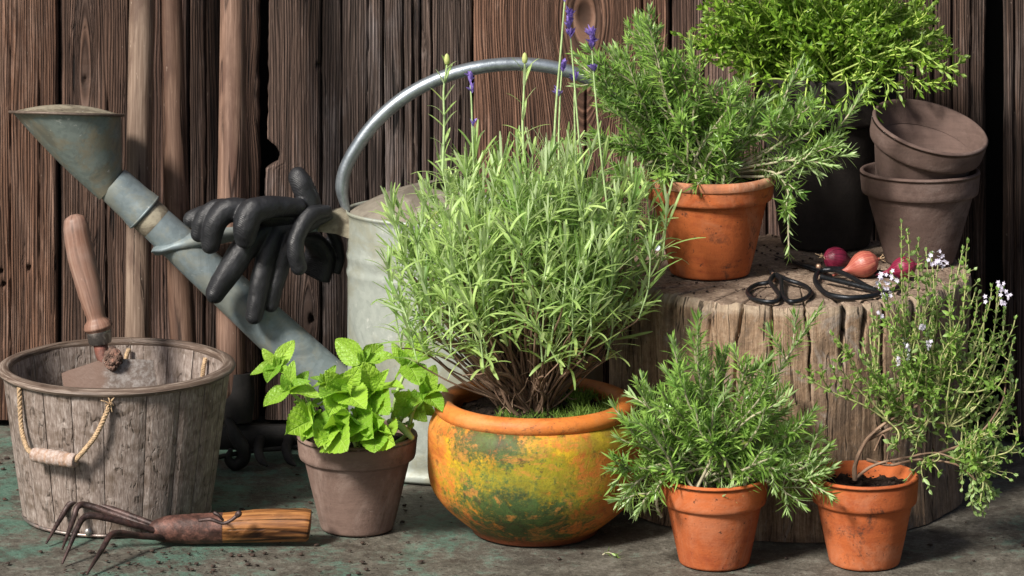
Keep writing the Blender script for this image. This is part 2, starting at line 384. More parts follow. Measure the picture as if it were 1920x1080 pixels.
def glazed():
    g = G('mossy_orange_glaze'); o = g.objc(); x, y, z = g.sep(o)
    n0 = g.noise(o, 9, 9, .72, 1.2); n1 = g.noise(o, 19, 9, .74, 1.6); n2 = g.noise(o, 70, 6, .8); n4 = g.noise(o, 34, 8, .78, .6)
    n3 = g.noise(g.comb(g.math('MULTIPLY', x, 13.0), g.math('MULTIPLY', y, 13.0), g.math('MULTIPLY', z, 34.0)), 1, 9, .75, 1.8)
    nf = g.noise(o, 230, 3, .7)
    def spot(cx, cz, rx, rz):
        a = g.math('DIVIDE', g.math('SUBTRACT', x, cx), rx); b = g.math('DIVIDE', g.math('SUBTRACT', z, cz), rz)
        return g.math('SUBTRACT', 1.0, g.math('SQRT', g.math('ADD', g.math('MULTIPLY', a, a), g.math('MULTIPLY', b, b))))
    def mask(sp, amt, ns, lo, hi):
        """where a stain lies, broken up by several sizes of noise"""
        t = g.math('MULTIPLY', sp, amt)
        for n, k in ns: t = g.math('ADD', t, g.math('MULTIPLY', g.math('SUBTRACT', n, .5), k))
        return g.step(t, lo, hi)
    org = g.ramp(n3, [(.32, (.30, .075, .014)), (.5, (.52, .17, .03)), (.68, (.62, .26, .06))])
    yel = g.ramp(n1, [(.38, (.36, .17, .008)), (.6, (.56, .36, .012))])
    olive = g.ramp(n4, [(.36, (.06, .075, .010)), (.5, (.18, .19, .012)), (.64, (.36, .31, .014))])
    grn = g.ramp(n4, [(.36, (.010, .022, .012)), (.62, (.045, .105, .028))])
    my = mask(spot(-.035, .080, .085, .075), .95, [(n0, 2.2), (n1, 1.8), (nf, 1.0)], -.05, .5)
    mo = mask(spot(-.010, .070, .10, .070), 1.1, [(n3, 2.2), (n4, 2.4), (nf, .9)], -.05, .55)
    mg = mask(spot(-.020, .040, .080, .055), 1.15, [(n1, 2.2), (n4, 2.8), (nf, 1.4)], -.10, .60)
    mt = mask(spot(-.050, .124, .060, .034), 1.2, [(n0, 1.8), (n4, 2.4), (nf, 1.4)], .0, .65)
    mr = mask(spot(.085, .125, .060, .030), .9, [(n0, 2.2), (n4, 1.6)], .1, .6)
    c = g.mix(g.math('MULTIPLY', my, .9), org, yel); c = g.mix(g.math('MULTIPLY', mo, .85), c, olive)
    c = g.mix(g.math('MULTIPLY', mg, .92), c, grn); c = g.mix(g.math('MULTIPLY', mt, .9), c, grn); c = g.mix(g.math('MULTIPLY', mr, .75), c, olive)
    fleck = g.math('MULTIPLY', g.step(n3, .50, .58), g.step(n4, .46, .56)); c = g.mix(g.math('MULTIPLY', fleck, .65), c, (.50, .19, .04))
    c = g.mix(g.math('MULTIPLY', g.step(g.math('ADD', g.math('MULTIPLY', n2, .6), g.math('MULTIPLY', n4, .4)), .53, .63), .8), c, (.055, .036, .012))
    c = g.mix(g.math('MULTIPLY', g.step(nf, .66, .72), .6), c, (.04, .025, .01))
    c = g.mix(g.step(g.math('ADD', z, g.math('MULTIPLY', n4, .012)), .022, .008), c, (.13, .035, .012))
    g.col(c); g.rough(g.math('ADD', .40, g.math('MULTIPLY', n2, .45))); g.spec(.35)
    g.bump(g.math('ADD', g.math('MULTIPLY', n2, .8), g.math('ADD', g.math('MULTIPLY', n4, .8), g.math('MULTIPLY', nf, .3))), .5, .0018); return g.m
M['glaze'] = glazed()

def zinc(name, a, b, patina, sc=1.0, metal=.55, rough=.42, pat=.5, sh=(.45, .58)):
    g = G(name); o = g.objc()
    vo = g.n('TexVoronoi', {'Vector': o, 'Scale': 190 * sc}).outputs['Color']; vr = g.sep(vo)[0]
    n = g.noise(o, 22 * sc, 6, .65, .5); n2 = g.noise(o, 120, 4, .6)
    c = g.mix(g.math('ADD', g.math('MULTIPLY', vr, .3), g.math('MULTIPLY', n2, .6)), a, b)
    c = g.mix(g.math('MULTIPLY', g.math('MULTIPLY', g.step(n, sh[0], sh[1]), g.math('ADD', .35, n2)), pat), c, patina)
    c = g.mix(g.math('MULTIPLY', g.step(g.noise(o, 11 * sc, 8, .75, 1.0), .50, .64), .5), c, tuple(k * .62 for k in a))
    c = g.mix(g.math('MULTIPLY', g.step(g.noise(o, 75, 5, .7), .62, .72), .4), c, (.75, .74, .68))
    g.col(c); g.rough(g.math('ADD', rough, g.math('MULTIPLY', n, .25))); g.set(g.b.inputs['Metallic'], metal)
    g.bump(g.math('ADD', n2, g.math('MULTIPLY', n, 2.0)), .2, .0015); return g.m
M['zinc'] = zinc('galvanised_body', (.26, .29, .26), (.44, .47, .42), (.27, .26, .18), metal=.3, pat=.7, sc=.7)
M['zinc_blue'] = zinc('galvanised_spout', (.12, .155, .165), (.26, .31, .32), (.24, .24, .19), metal=.35, pat=.65)
M['zinc_rose'] = zinc('galvanised_rose', (.12, .15, .14), (.27, .31, .28), (.24, .20, .13), pat=.8, metal=.3)
M['zinc_bright'] = zinc('galvanised_handle', (.27, .31, .34), (.46, .51, .55), (.20, .22, .24), metal=.8, rough=.22, pat=.5)
M['zinc_dirty'] = zinc('galvanised_dirty', (.20, .175, .125), (.38, .34, .25), (.10, .08, .055), pat=.9, sc=1.4, metal=.15, rough=.6)
M['zinc_cover'] = zinc('weathered_cover', (.16, .14, .11), (.27, .24, .19), (.10, .08, .06), pat=.8, metal=.2, rough=.6)
M['zinc_rim'] = plain('rusty_zinc_rim', (.12, .09, .07), .55, .4, .4)

def rubber():
    g = G('black_latex'); o = g.objc(); u, v, _ = g.sep(g.attr('guv'))
    n = g.noise(o, 260, 4, .7); n2 = g.noise(o, 35, 3)
    g.col(g.mix(n, (.005, .0054, .0065), (.019, .020, .023))); g.rough(g.math('ADD', .30, g.math('MULTIPLY', n2, .35))); g.spec(.5)
    wv = g.n('TexWave', {'Vector': o, 'Scale': 220, 'Distortion': 4, 'Detail': 2}, bands_direction='DIAGONAL').outputs[1]
    g.bump(g.math('ADD', g.math('ADD', n, g.math('MULTIPLY', wv, .5)), g.math('MULTIPLY', n2, 3.0)), .4, .0012); return g.m
M['rubber'] = rubber()
M['iron'] = plain('rusted_iron', (.055, .032, .028), .5, .35, .5, 60, .55)
M['iron_warm'] = plain('rust_brown_iron', (.11, .048, .035), .6, .2, .6, 60, .6)
M['darkiron'] = plain('old_dark_iron', (.014, .012, .011), .7, .2, .5, 60, .4)
M['scissor'] = plain('forged_black_steel', (.018, .02, .024), .36, .6, .25, 140, .3)
M['copper'] = plain('rivet_bronze', (.35, .22, .15), .45, .7, .2)
M['ferrule'] = plain('worn_steel', (.24, .21, .19), .4, .7, .3, 70, .45)
M['rope'] = plain('jute_rope', (.42, .29, .17), .9, 0, .7, 320, .4)
M['nail'] = plain('nail_steel', (.35, .33, .31), .4, .8, .2)
def blade():
    g = G('soiled_trowel_blade'); o = g.objc(); n = g.noise(o, 30, 6, .65, .4); n2 = g.noise(o, 150, 4, .7)
    x = g.sep(o)[0]
    c = g.mix(g.step(n2, .4, .65), (.15, .115, .095), (.29, .26, .24))
    c = g.mix(g.step(g.math('SUBTRACT', n, g.math('MULTIPLY', g.math('ADD', x, .455), 11.0)), .36, .62), c, (.14, .088, .066))
    g.col(c); g.rough(.65); g.bump(n2, .5, .0015); return g.m
M['blade'] = blade()
def soilm():
    g = G('potting_soil'); o = g.objc(); n = g.noise(o, 90, 6, .75); n2 = g.noise(o, 320, 3, .7)
    g.col(g.ramp(n, [(.35, (.008, .005, .004)), (.55, (.03, .02, .015)), (.72, (.075, .05, .036))])); g.rough(.95); g.spec(.15)
    g.bump(g.math('ADD', n, n2), 1.0, .004); return g.m
M['soil'] = soilm()
M['drysoil'] = plain('dry_soil', (.16, .095, .07), .95, 0, .9, 200, .5)
M['crumb'] = plain('soil_crumb', (.045, .028, .02), .95, 0, .6, 300, .5)

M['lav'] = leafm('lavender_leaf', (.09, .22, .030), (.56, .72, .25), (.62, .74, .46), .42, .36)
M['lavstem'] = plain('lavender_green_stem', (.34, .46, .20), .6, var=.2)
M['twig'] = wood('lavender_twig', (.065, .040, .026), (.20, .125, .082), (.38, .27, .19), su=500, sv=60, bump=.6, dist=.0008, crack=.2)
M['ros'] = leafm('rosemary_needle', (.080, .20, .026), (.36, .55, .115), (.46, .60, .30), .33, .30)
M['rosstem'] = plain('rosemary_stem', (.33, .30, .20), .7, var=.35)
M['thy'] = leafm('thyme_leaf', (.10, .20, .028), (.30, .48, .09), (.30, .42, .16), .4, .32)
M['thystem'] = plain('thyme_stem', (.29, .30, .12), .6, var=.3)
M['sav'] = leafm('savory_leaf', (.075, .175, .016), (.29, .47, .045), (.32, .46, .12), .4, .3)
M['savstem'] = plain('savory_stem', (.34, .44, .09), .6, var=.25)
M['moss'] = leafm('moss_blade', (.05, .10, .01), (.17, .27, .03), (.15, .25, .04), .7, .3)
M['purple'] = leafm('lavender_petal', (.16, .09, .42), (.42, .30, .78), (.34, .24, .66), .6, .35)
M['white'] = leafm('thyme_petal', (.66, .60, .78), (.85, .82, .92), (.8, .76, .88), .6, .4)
M['bud'] = leafm('pale_bud', (.50, .56, .18), (.62, .66, .30), (.5, .56, .2), .6, .3)

def mintm():
    g = G('mint_leaf'); u, v, _ = g.sep(g.attr('guv')); au = g.math('ABSOLUTE', u)
    side = g.n('TexWave', {'Vector': g.comb(g.math('SUBTRACT', v, g.math('MULTIPLY', au, .42)), 0.0, 0.0), 'Scale': 1.9, 'Distortion': 0.0}, bands_direction='X').outputs[1]
    vein = g.step(side, .86, 1.0); mid = g.step(au, .07, .0)
    n = g.n('TexVoronoi', {'Vector': g.comb(g.math('MULTIPLY', u, .8), g.math('MULTIPLY', v, 1.7), g.rnd()), 'Scale': 7.0}).outputs[0]
    o = g.objc(); bl = g.noise(o, 45, 3)
    c = g.mix(g.math('ADD', g.math('MULTIPLY', g.rnd(), .6), g.math('MULTIPLY', bl, .4)), (.085, .24, .016), (.37, .57, .06))
    c = g.mix(g.math('MULTIPLY', g.math('MAXIMUM', vein, mid), .45), c, (.44, .64, .13))
    sp = g.step(g.noise(o, 130, 3, .6), .70, .76); c = g.mix(g.math('MULTIPLY', sp, .25), c, (.22, .18, .03))
    bf = g.n('NewGeometry').outputs['Backfacing']; c = g.mix(g.math('MULTIPLY', bf, .6), c, (.42, .60, .22))
    g.col(c); g.rough(.45); g.spec(.4)
    g.bump(g.math('SUBTRACT', g.math('MULTIPLY', g.math('SUBTRACT', 1.0, n), .8), g.math('MULTIPLY', g.math('MAXIMUM', vein, mid), .8)), .7, .0016)
    tr = g.n('BsdfTranslucent', {0: (.45, .75, .05)}); ms = g.n('MixShader', {0: .28, 1: g.b.outputs[0], 2: tr.outputs[0]})
    g.t.links.new(ms.outputs[0], g.out.inputs[0]); return g.m
M['mint'] = mintm()
M['mintstem'] = plain('mint_stem', (.30, .42, .13), .5, var=.2)

def floorm():
    g = G('old_painted_concrete'); o = g.objc(); x, y, z = g.sep(o)
    n0 = g.noise(o, 4.2, 8, .68, .8); n1 = g.noise(o, 26, 8, .75, .4); n2 = g.noise(o, 240, 4, .75); n3 = g.noise(o, 70, 5, .75)
    c = g.ramp(g.math('ADD', g.math('MULTIPLY', n1, .5), g.math('ADD', g.math('MULTIPLY', n2, .25), g.math('MULTIPLY', n3, .25))), [(.36, (.028, .025, .019)), (.5, (.095, .085, .067)), (.64, (.23, .21, .175))])
    bias = g.math('MULTIPLY', g.step(x, .10, -.25), .070)      # more paint survives towards this side
    gm = g.step(g.math('ADD', g.math('ADD', g.math('MULTIPLY', n0, .55), g.math('ADD', g.math('MULTIPLY', n1, .35), g.math('MULTIPLY', n3, .25))), bias), .595, .70)
    c = g.mix(g.math('MULTIPLY', gm, .72), c, g.mix(n1, (.022, .072, .050), (.085, .21, .155)))
    dirt = g.step(g.noise(o, 12, 8, .78, .8), .50, .64); c = g.mix(g.math('MULTIPLY', dirt, .62), c, (.040, .029, .021))
    sp = g.step(g.noise(o, 105, 5, .75), .60, .66); c = g.mix(g.math('MULTIPLY', sp, .75), c, (.018, .013, .010))
    lt = g.step(g.noise(o, 330, 3, .7), .62, .70); c = g.mix(g.math('MULTIPLY', lt, .4), c, (.32, .30, .26))
    g.col(c); g.rough(g.math('ADD', .6, g.math('MULTIPLY', n1, .3))); g.spec(.35)
    g.bump(g.math('ADD', g.math('ADD', g.math('MULTIPLY', n2, .7), n1), g.math('ADD', n3, g.math('MULTIPLY', sp, -.5))), .7, .003); return g.m
M['floor'] = floorm()

# ------------------------------------------------------------------ floor
WY = 4.58
mb = MB(); nx, ny = 120, 90
gx = np.linspace(-1.6, 1.6, nx); gy = np.linspace(2.6, 4.9, ny); X, Yg = np.meshgrid(gx, gy)
Z = -.0025 * fbm(X * 7, Yg * 7, 3) 
mb.add(np.stack([X, Yg, Z], -1), gridfaces(ny, nx, False), 0, np.stack([X, Yg], -1))
# the yard goes on around
fx = [-40, -1.6, 1.6, 40]; fy = [-40, 2.6, 4.9, 40]
for i in range(3):
    for j in range(3):
        if i == 1 and j == 1: continue
        mb.add([[fx[i], fy[j], -.0015], [fx[i + 1], fy[j], -.0015], [fx[i + 1], fy[j + 1], -.0015], [fx[i], fy[j + 1], -.0015]], [[0, 1, 2, 3]])
fl = mb.build('ground', M['floor'], kind='structure')

# ------------------------------------------------------------------ plank wall
wall = thing('plank_wall', (0, WY, 0), 'weathered brown plank wall of upright boards behind all the pots', 'wall')
mb = MB(); box(mb, (-1.9, WY + .045, 0), (1.9, WY + .06, 1.55)); mb.build('gap_shade_board', M['back'], wall)  # near-black sheet added behind the planks; stands in for shade in the gaps
def wx(px): return (px - 960) / F * WY
zc = np.r_[np.linspace(.004, .62, 150), np.linspace(.64, 1.5, 16)]
def plank(a, b, tint, seed, dy=0.0, knots=(), cracks=(), notch_l=None, notch_r=None, amp=1.0, vis=True, holes=()):
    x0, x1 = wx(a), wx(b); wd = x1 - x0
    nc = max(8, int(wd / .0013)) if vis else 8
    t = np.linspace(0, 1, nc); zz = zc.copy(); zz[0] = .004 + .006 * random.Random(seed).random()
    el = x0 + .0028 * (fbm(zz * 9, zz * 0, seed) - .5) + .001 * (fbm(zz * 60, zz * 0, seed + 1) - .5)
    er = x1 + .0028 * (fbm(zz * 9, zz * 0, seed + 2) - .5) + .001 * (fbm(zz * 60, zz * 0, seed + 3) - .5)
    if notch_l: el = el + notch_l(zz)
    if notch_r: er = er - notch_r(zz)
    Xg = el[:, None] * (1 - t) + er[:, None] * t; Zg = np.broadcast_to(zz[:, None], Xg.shape)
    ph = Xg + .012 * (fbm(Xg * 4, Zg * 1.6, seed + 9, 2) - .5) + .0012 * (fbm(Xg * 20, Zg * 6, seed + 11, 2) - .5)
    inner = np.zeros_like(Xg)
    for (kx, ky, ka, kl) in knots:
        c = P(kx, ky, WY); dx = ph - c[0]; dz = Zg - c[2]
        q = dx ** 2 - ka ** 2 * np.exp(-(dz / kl) ** 2)
        sg = np.where(dx >= 0, 1, -1)
        ph = np.where(q > 0, c[0] + sg * np.sqrt(np.abs(q)), c[0] + .9 * np.sqrt(np.abs(q)))
        inner = np.maximum(inner, np.exp(-((Xg - c[0]) ** 2 + (dz * .8) ** 2) / (ka * .30) ** 2))
    ridge = fbm(ph * 330, Zg * 6, seed + 4, 3); wide = fbm(ph * 70, Zg * 2, seed + 6, 2)
    D = amp * (.0016 * ridge + .0016 * wide)
    for (cx, z0, z1, wd_) in cracks:
        cxx = wx(cx) + .0035 * (fbm(Zg * 8, Zg * 0 + cx, seed + 7) - .5)
        on = np.clip((Zg - z0) / .03, 0, 1) * np.clip((z1 - Zg) / .03, 0, 1)
        D = D - .009 * on * np.exp(-((Xg - cxx) / (wd_ * (.6 + .8 * vn(Zg * 12, Zg * 0, seed + 8)))) ** 2)
    for (kx, ky, ks) in holes:
        c = P(kx, ky, WY); D = D - .012 * np.exp(-(((Xg - c[0]) ** 2 + ((Zg - c[2]) * .8) ** 2) / ks ** 2) ** 2)
    D = D - .006 * inner
    ed = np.minimum(Xg - el[:, None], er[:, None] - Xg); D = D - .005 * np.exp(-(ed / .0018))
    Yf = WY + dy - D
    # front plus two turned-in edges
    V = np.stack([Xg, Yf, Zg], -1); L_ = V[:, :1].copy(); L_[..., 1] = WY + dy + .022; R_ = V[:, -1:].copy(); R_[..., 1] = WY + dy + .022
    V = np.concatenate([L_, V, R_], 1); ph = np.concatenate([ph[:, :1] - .02, ph, ph[:, -1:] + .02], 1); Zu = np.concatenate([Zg[:, :1], Zg, Zg[:, -1:]], 1)
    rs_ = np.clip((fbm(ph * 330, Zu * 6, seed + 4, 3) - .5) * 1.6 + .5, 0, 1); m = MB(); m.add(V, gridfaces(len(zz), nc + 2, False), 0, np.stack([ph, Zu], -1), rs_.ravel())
    o = m.build('plank', M['wall'], wall); o.color = (*tint, 1)
    return o
W_, G_, D_ = (1.5, .92, .68), (.98, .93, .93), (.62, .50, .45)
def nl(z):
    a_, b_ = P(0, 262, WY)[2], P(0, 312, WY)[2]
    k_ = np.clip((a_ - z) / .010, 0, 1) * np.clip((z - b_) / .003, 0, 1)
    return k_ * (.0085 + .007 * fbm(z * 150, z * 0, 4, 3)) - .003 * (z < b_) + .0035 * (fbm(z * 70, z * 0, 3) - .5)
def nr(z): return .0030 * (fbm(z * 55, z * 0, 8) - .5) + .0030 * fbm(z * 12, z * 0, 2)
plank(-700, -420, (1, .8, .7), 1, 0, vis=False); plank(-416, -205, (1.2, .8, .6), 2, 0, vis=False)
plank(-202, 108, (1.45, 1.0, .78), 5, -.004, cracks=[(20, .0, .5, .0008), (75, .1, .45, .0006)], holes=[(55, 502, .0024), (8, 532, .0026), (4, 508, .002), (70, 690, .002)])
plank(112, 243, (.98, .74, .64), 6, .003, knots=[(160, 150, .010, .10)], cracks=[(200, .1, .42, .0009)])
plank(246, 352, (.85, .62, .55), 7, 0, cracks=[(325, 0, .55, .0012)], amp=1.4)
plank(355, 413, (.66, .50, .44), 8, .004, cracks=[(385, 0, .6, .0014)], amp=1.5)
plank(415, 488, (1.1, .82, .70), 9, .0, knots=[(485, 180, .009, .05)], cracks=[(440, .0, .6, .0009)], notch_r=nr)
plank(503, 602, (1.12, .95, .90), 10, -.002, knots=[(583, 592, .0075, .035)], cracks=[(601, .3, .5, .001)], notch_l=nl, holes=[(597, 122, .003), (585, 600, .0035)])
plank(604, 719, (1.0, .93, .94), 11, .001, cracks=[(640, .25, .6, .0012), (690, .1, .6, .0008), (655, 0, .3, .001)], amp=1.5)
plank(721, 788, (1.05, .96, .95), 12, -.002, cracks=[(757, .15, .6, .0011), (775, .3, .6, .0009)], amp=1.5)
plank(790, 886, (1.08, .98, .97), 13, .001, cracks=[(810, .2, .6, .0012), (862, .3, .6, .0009)], knots=[(795, 95, .004, .02)], amp=1.2)
plank(889, 1256, (1.75, 1.22, .98), 14, -.004, knots=[(1092, 30, .042, .10)], cracks=[(1100, .2, .44, .0009), (1205, .35, .6, .0016), (1232, .3, .52, .001)], amp=1.3)
plank(1260, 1438, (1.35, 1.05, .95), 15, 0, cracks=[(1320, .3, .6, .0008)], holes=[(1400, 60, .002)])
plank(1441, 1574, (1.1, .85, .78), 16, .002)
plank(1577, 1714, (1.0, .8, .72), 17, -.002, cracks=[(1640, .1, .6, .001)])
plank(1718, 1848, (.98, .80, .72), 18, -.004, cracks=[(1750, .0, .6, .0016), (1785, .0, .6, .0014), (1820, .2, .6, .0012)], knots=[(1830, 310, .006, .04)], amp=2.2)
plank(1868, 2010, (.85, .70, .64), 19, -.085, cracks=[(1885, 0, .6, .0014), (1930, 0, .6, .001)], amp=2.0)
plank(2013, 2300, (.9, .7, .6), 20, -.085, vis=False); plank(2303, 2600, (.9, .7, .6), 21, -.085, vis=False)

# ------------------------------------------------------------------ tree stump
SZ = .256; sc_ = np.array([(1490 - 960) / F * 4.28, 4.275, 0])
mb = MB(); rng = np.random.default_rng(4)
na = 1000; a = np.arange(na) / na * 2 * PI + PI / 2
ca, sa = np.cos(a), np.sin(a)
def stump_r(zf):
    r = .199 + .012 * (fbm(ca * 1.6 + 4, sa * 1.6 + 4, 2) - .5) * 2 + .006 * (zf < .2) * (.2 - zf) / .2
    r = r + .014 * np.clip(-ca, 0, 1) ** 2 + .004 - .016 * np.clip(ca, 0, 1) * (1 - zf)
    return r
zs = np.r_[np.linspace(0, SZ - .012, 46), SZ - .006, SZ - .002, SZ]
rings = []
crk = [(3.55, .013, .7), (3.88, .011, .55), (4.50, .007, .8), (4.90, .016, .30), (5.16, .010, .7), (4.15, .005, .8), (5.6, .014, .8), (3.2, .012, 1), (4.70, .006, .45), (5.03, .014, .22), (4.32, .007, .6), (5.38, .010, .5), (3.72, .008, .4)]
def groove(ang, zf):
    d = 0
    for c0, wdt, ext in crk:
        c0w = c0 + .05 * (vn(zf * 5, c0 * 3) - .5) + .012 * (vn(zf * 30, c0 * 7) - .5); dd = np.abs((ang - c0w + PI) % (2 * PI) - PI)
        d = d + .020 * np.exp(-(dd / (wdt * .62 * (.5 + .9 * vn(zf * 14, c0 * 5)))) ** 1.4) * np.clip((zf - (1 - ext)) * 6, 0, 1)
    return d
am = a % (2 * PI)
for z in zs:
    zf = z / SZ; r = stump_r(zf)
    r = r - .004 * fbm(a * 7, a * 0 + z * 3, 8) - .0012 * fbm(a * 60, a * 0 + z * 14, 9, 2) - groove(am, zf) * (1 if zf < .99 else .9)
    edge = .0 if z < SZ - .008 else (.006 * ((z - SZ + .008) / .008) * (.2 + 1.5 * vn(a * 34, a * 0, 5) * vn(a * 9, a * 0, 15)))
    r = r - edge
    zz = z + (0 if z < SZ - .008 else -.004 * vn(a * 26, a * 0, 6))
    rings.append(np.stack([sc_[0] + r * ca, sc_[1] + r * sa * 1.03, np.broadcast_to(zz, r.shape)], -1))
rings = np.array(rings); top_ring = rings[-1].copy()
uv = np.stack([np.broadcast_to(a[None] * .2, (len(zs), na)), np.broadcast_to(zs[:, None], (len(zs), na))], -1)
mb.add(rings.reshape(-1, 3), gridfaces(len(zs), na), 0, uv.reshape(-1, 2))
fr = np.r_[1, .985, .96, np.linspace(.93, .02, 60)]
tr_ = []
for k, f_ in enumerate(fr):
    p = sc_[None] + (top_ring - sc_[None]) * f_; p[:, 2] = top_ring[:, 2] * 1 if k == 0 else SZ
    if k > 0:
        p[:, 2] = SZ - .0012 * fbm(p[:, 0] * 90, p[:, 1] * 90, 3) - .002 * fbm(p[:, 0] * 16, p[:, 1] * 16, 4) - groove(am, 1.0) * np.clip((f_ - .45) * 2, 0, 1) * .9
    tr_.append(p)
tr_ = np.array(tr_); mb.add(tr_.reshape(-1, 3), gridfaces(len(fr), na), 1, tr_[..., :2].reshape(-1, 2))
def stumptop():
    g = G('stump_top'); o = g.objc(); x, y, z = g.sep(o)
    dx = g.math('SUBTRACT', x, float(sc_[0]) + .02); dy = g.math('SUBTRACT', y, float(sc_[1]) - .02)
    rr = g.math('SQRT', g.math('ADD', g.math('MULTIPLY', dx, dx), g.math('MULTIPLY', dy, dy)))
    rr = g.math('ADD', rr, g.math('MULTIPLY', g.noise(o, 9, 3), .03))
    ringn = g.noise(g.comb(g.math('MULTIPLY', rr, 330.0), 0.0, 0.0), 1, 3, .6)
    th = g.math('ARCTAN2', dy, dx); rad = g.noise(g.comb(g.math('MULTIPLY', th, 34.0), g.math('MULTIPLY', rr, 9.0), 0.0), 1, 4, .6)
    n = g.noise(o, 45, 8, .8, .4); n2 = g.noise(o, 200, 5, .8)
    c = g.ramp(g.math('ADD', g.math('ADD', g.math('MULTIPLY', n, .4), g.math('MULTIPLY', ringn, .2)), g.math('MULTIPLY', n2, .4)), [(.36, (.08, .055, .04)), (.5, (.28, .20, .145)), (.62, (.52, .41, .31))])
    c = g.mix(g.math('MULTIPLY', g.step(rad, .60, .68), .7), c, (.035, .024, .018))
    c = g.mix(g.math('MULTIPLY', g.step(g.noise(o, 14, 6, .7), .5, .64), .55), c, (.07, .045, .032))
    c = g.mix(g.math('MULTIPLY', g.step(g.noise(o, 130, 3, .7), .64, .70), .8), c, (.02, .013, .01))
    g.col(c); g.rough(.9); g.spec(.2)
    g.bump(g.math('ADD', g.math('ADD', g.math('MULTIPLY', n2, .8), n), g.math('MULTIPLY', ringn, .4)), .8, .004); return g.m
def stumpside():
    g = G('stump_side'); x, y, _ = g.sep(g.attr('guv')); o = g.objc()
    wv = g.noise(o, 12, 4, .6)
    xx = g.math('MULTIPLY_ADD', wv, .012, x)
    fib = g.noise(g.comb(g.math('MULTIPLY', xx, 620.0), g.math('MULTIPLY', y, 22.0), 0.0), 1, 6, .7)
    mid = g.noise(g.comb(g.math('MULTIPLY', xx, 130.0), g.math('MULTIPLY', y, 7.0), 3.0), 1, 6, .7)
    big = g.noise(o, 13, 8, .72, .7); fine = g.noise(o, 190, 4, .75); b2 = g.noise(o, 34, 7, .78, .5)
    t = g.math('ADD', g.math('ADD', g.math('MULTIPLY', fib, .34), g.math('MULTIPLY', mid, .3)), g.math('ADD', g.math('MULTIPLY', b2, .2), g.math('MULTIPLY', fine, .16)))
    c = g.ramp(t, [(.37, (.070, .043, .027)), (.5, (.245, .160, .100)), (.63, (.44, .33, .235))])
    c = g.mix(g.math('MULTIPLY', g.step(big, .48, .62), .65), c, g.mix(b2, (.05, .034, .024), (.16, .115, .085)))
    c = g.mix(g.math('MULTIPLY', g.step(g.noise(o, 17, 8, .75, .9), .54, .64), .55), c, (.30, .27, .24))
    lip = g.math('MULTIPLY', g.step(g.math('ADD', y, g.math('MULTIPLY', fib, .016)), SZ - .008, SZ + .002), .8)
    c = g.mix(lip, c, g.mix(fine, (.16, .11, .075), (.52, .42, .31)))
    gr = g.math('MULTIPLY', g.step(g.noise(o, 22, 6, .7, .3), .62, .66), g.step(g.noise(o, 8, 3, .5), .50, .58)); c = g.mix(g.math('MULTIPLY', gr, .55), c, (.04, .14, .10))
    sp = g.step(g.noise(g.comb(g.math('MULTIPLY', xx, 240.0), g.math('MULTIPLY', y, 70.0), 1.0), 1, 4, .7), .64, .70); c = g.mix(g.math('MULTIPLY', sp, .75), c, (.028, .018, .012))
    cl = g.math('ABSOLUTE', g.math('SUBTRACT', g.noise(g.comb(g.math('MULTIPLY', xx, 42.0), g.math('MULTIPLY', y, 3.0), 8.0), 1, 3, .6), .5))
    ck = g.math('MULTIPLY', g.step(cl, .012, .0), g.step(mid, .46, .56)); c = g.mix(g.math('MULTIPLY', ck, .9), c, (.015, .010, .007))
    g.col(c); g.rough(.85); g.spec(.25)
    g.bump(g.math('SUBTRACT', g.math('ADD', g.math('ADD', g.math('MULTIPLY', fib, .6), mid), g.math('ADD', g.math('MULTIPLY', b2, .8), g.math('MULTIPLY', fine, .4))), g.math('MULTIPLY', ck, 1.5)), .9, .003); return g.m
st = mb.build('tree_stump', [stumpside(), stumptop()])
tag(st, 'large sawn tree stump with cracked sides carrying pots, scissors and shallots', 'tree stump')
# ------------------------------------------------------------------ pots
def fit(cx, yb, wb, wr, yr, z0=0.0):
    Yf = (CH - z0) * F / (yb - HY); rb = wb / 2 * Yf / (F - wb / 2); Yc = Yf + rb
    rr = wr / 2 * Yc / F; zr = CH - (yr - HY) / F * Yc
    return np.array([(cx - 960) / F * Yc, Yc, z0]), rb, rr, zr - z0

def clay_profile(rb, rr, h, collar):
    tw = rr * .085; ri = rr - tw * .55                        # collar radius, wall under the collar
    k = (ri * .93 - rb) / (h - collar)
    body = [(0, .004), (rb * .3, .004), (rb * .3, 0.001), (rb - .003, 0), (rb - .0008, .001), (rb, .0028)]
    for t in np.linspace(.03, 1, 22): body.append((rb + (ri * .93 - rb) * (t ** .97), .0028 + (h - collar - .0015) * t))
    rw = rr - tw - .28 * collar
    body += [(rw, h - collar), (rw - .003, h - collar - .01), (rb - .006, .008), (0, .008)]
    c0 = h - collar; rim = [(rw, c0 + .001)]
    ro0 = rr * .965
    rim += [(ri * .93 + .0008, c0 - .0006), (ro0 - .0022, c0 - .0004), (ro0 - .0006, c0 + .0008), (ro0, c0 + .003)]
    for t in np.linspace(.15, .9, 7): rim.append((ro0 + (rr - ro0) * t, c0 + collar * t))
    rim += [(rr, h - .0035), (rr - .0006, h - .0012), (rr - .002, h), (rr - tw * .6, h + .0002), (rr - tw + .0008, h - .0012), (rr - tw, h - .004)]
    for t in np.linspace(.2, 1, 5): rim.append((rr - tw + (rw - rr + tw) * t, h - .004 - (collar - .005) * t))
    return body, rim

def clay_pot(parent, c, rb, rr, h, m, collar=.026, seed=0, lipm=None, M3=None, hole=False):
    b, r = clay_profile(rb, rr, h, collar)
    mb = MB(); lathe(mb, b, c, 120, wob=.0010, seed=seed, M=M3); po = mb.build('pot', m, parent)
    mb = MB(); lathe(mb, r, c, 120, wob=.0010, seed=seed, M=M3); ro = mb.build('rim', lipm or m, po)
    return po

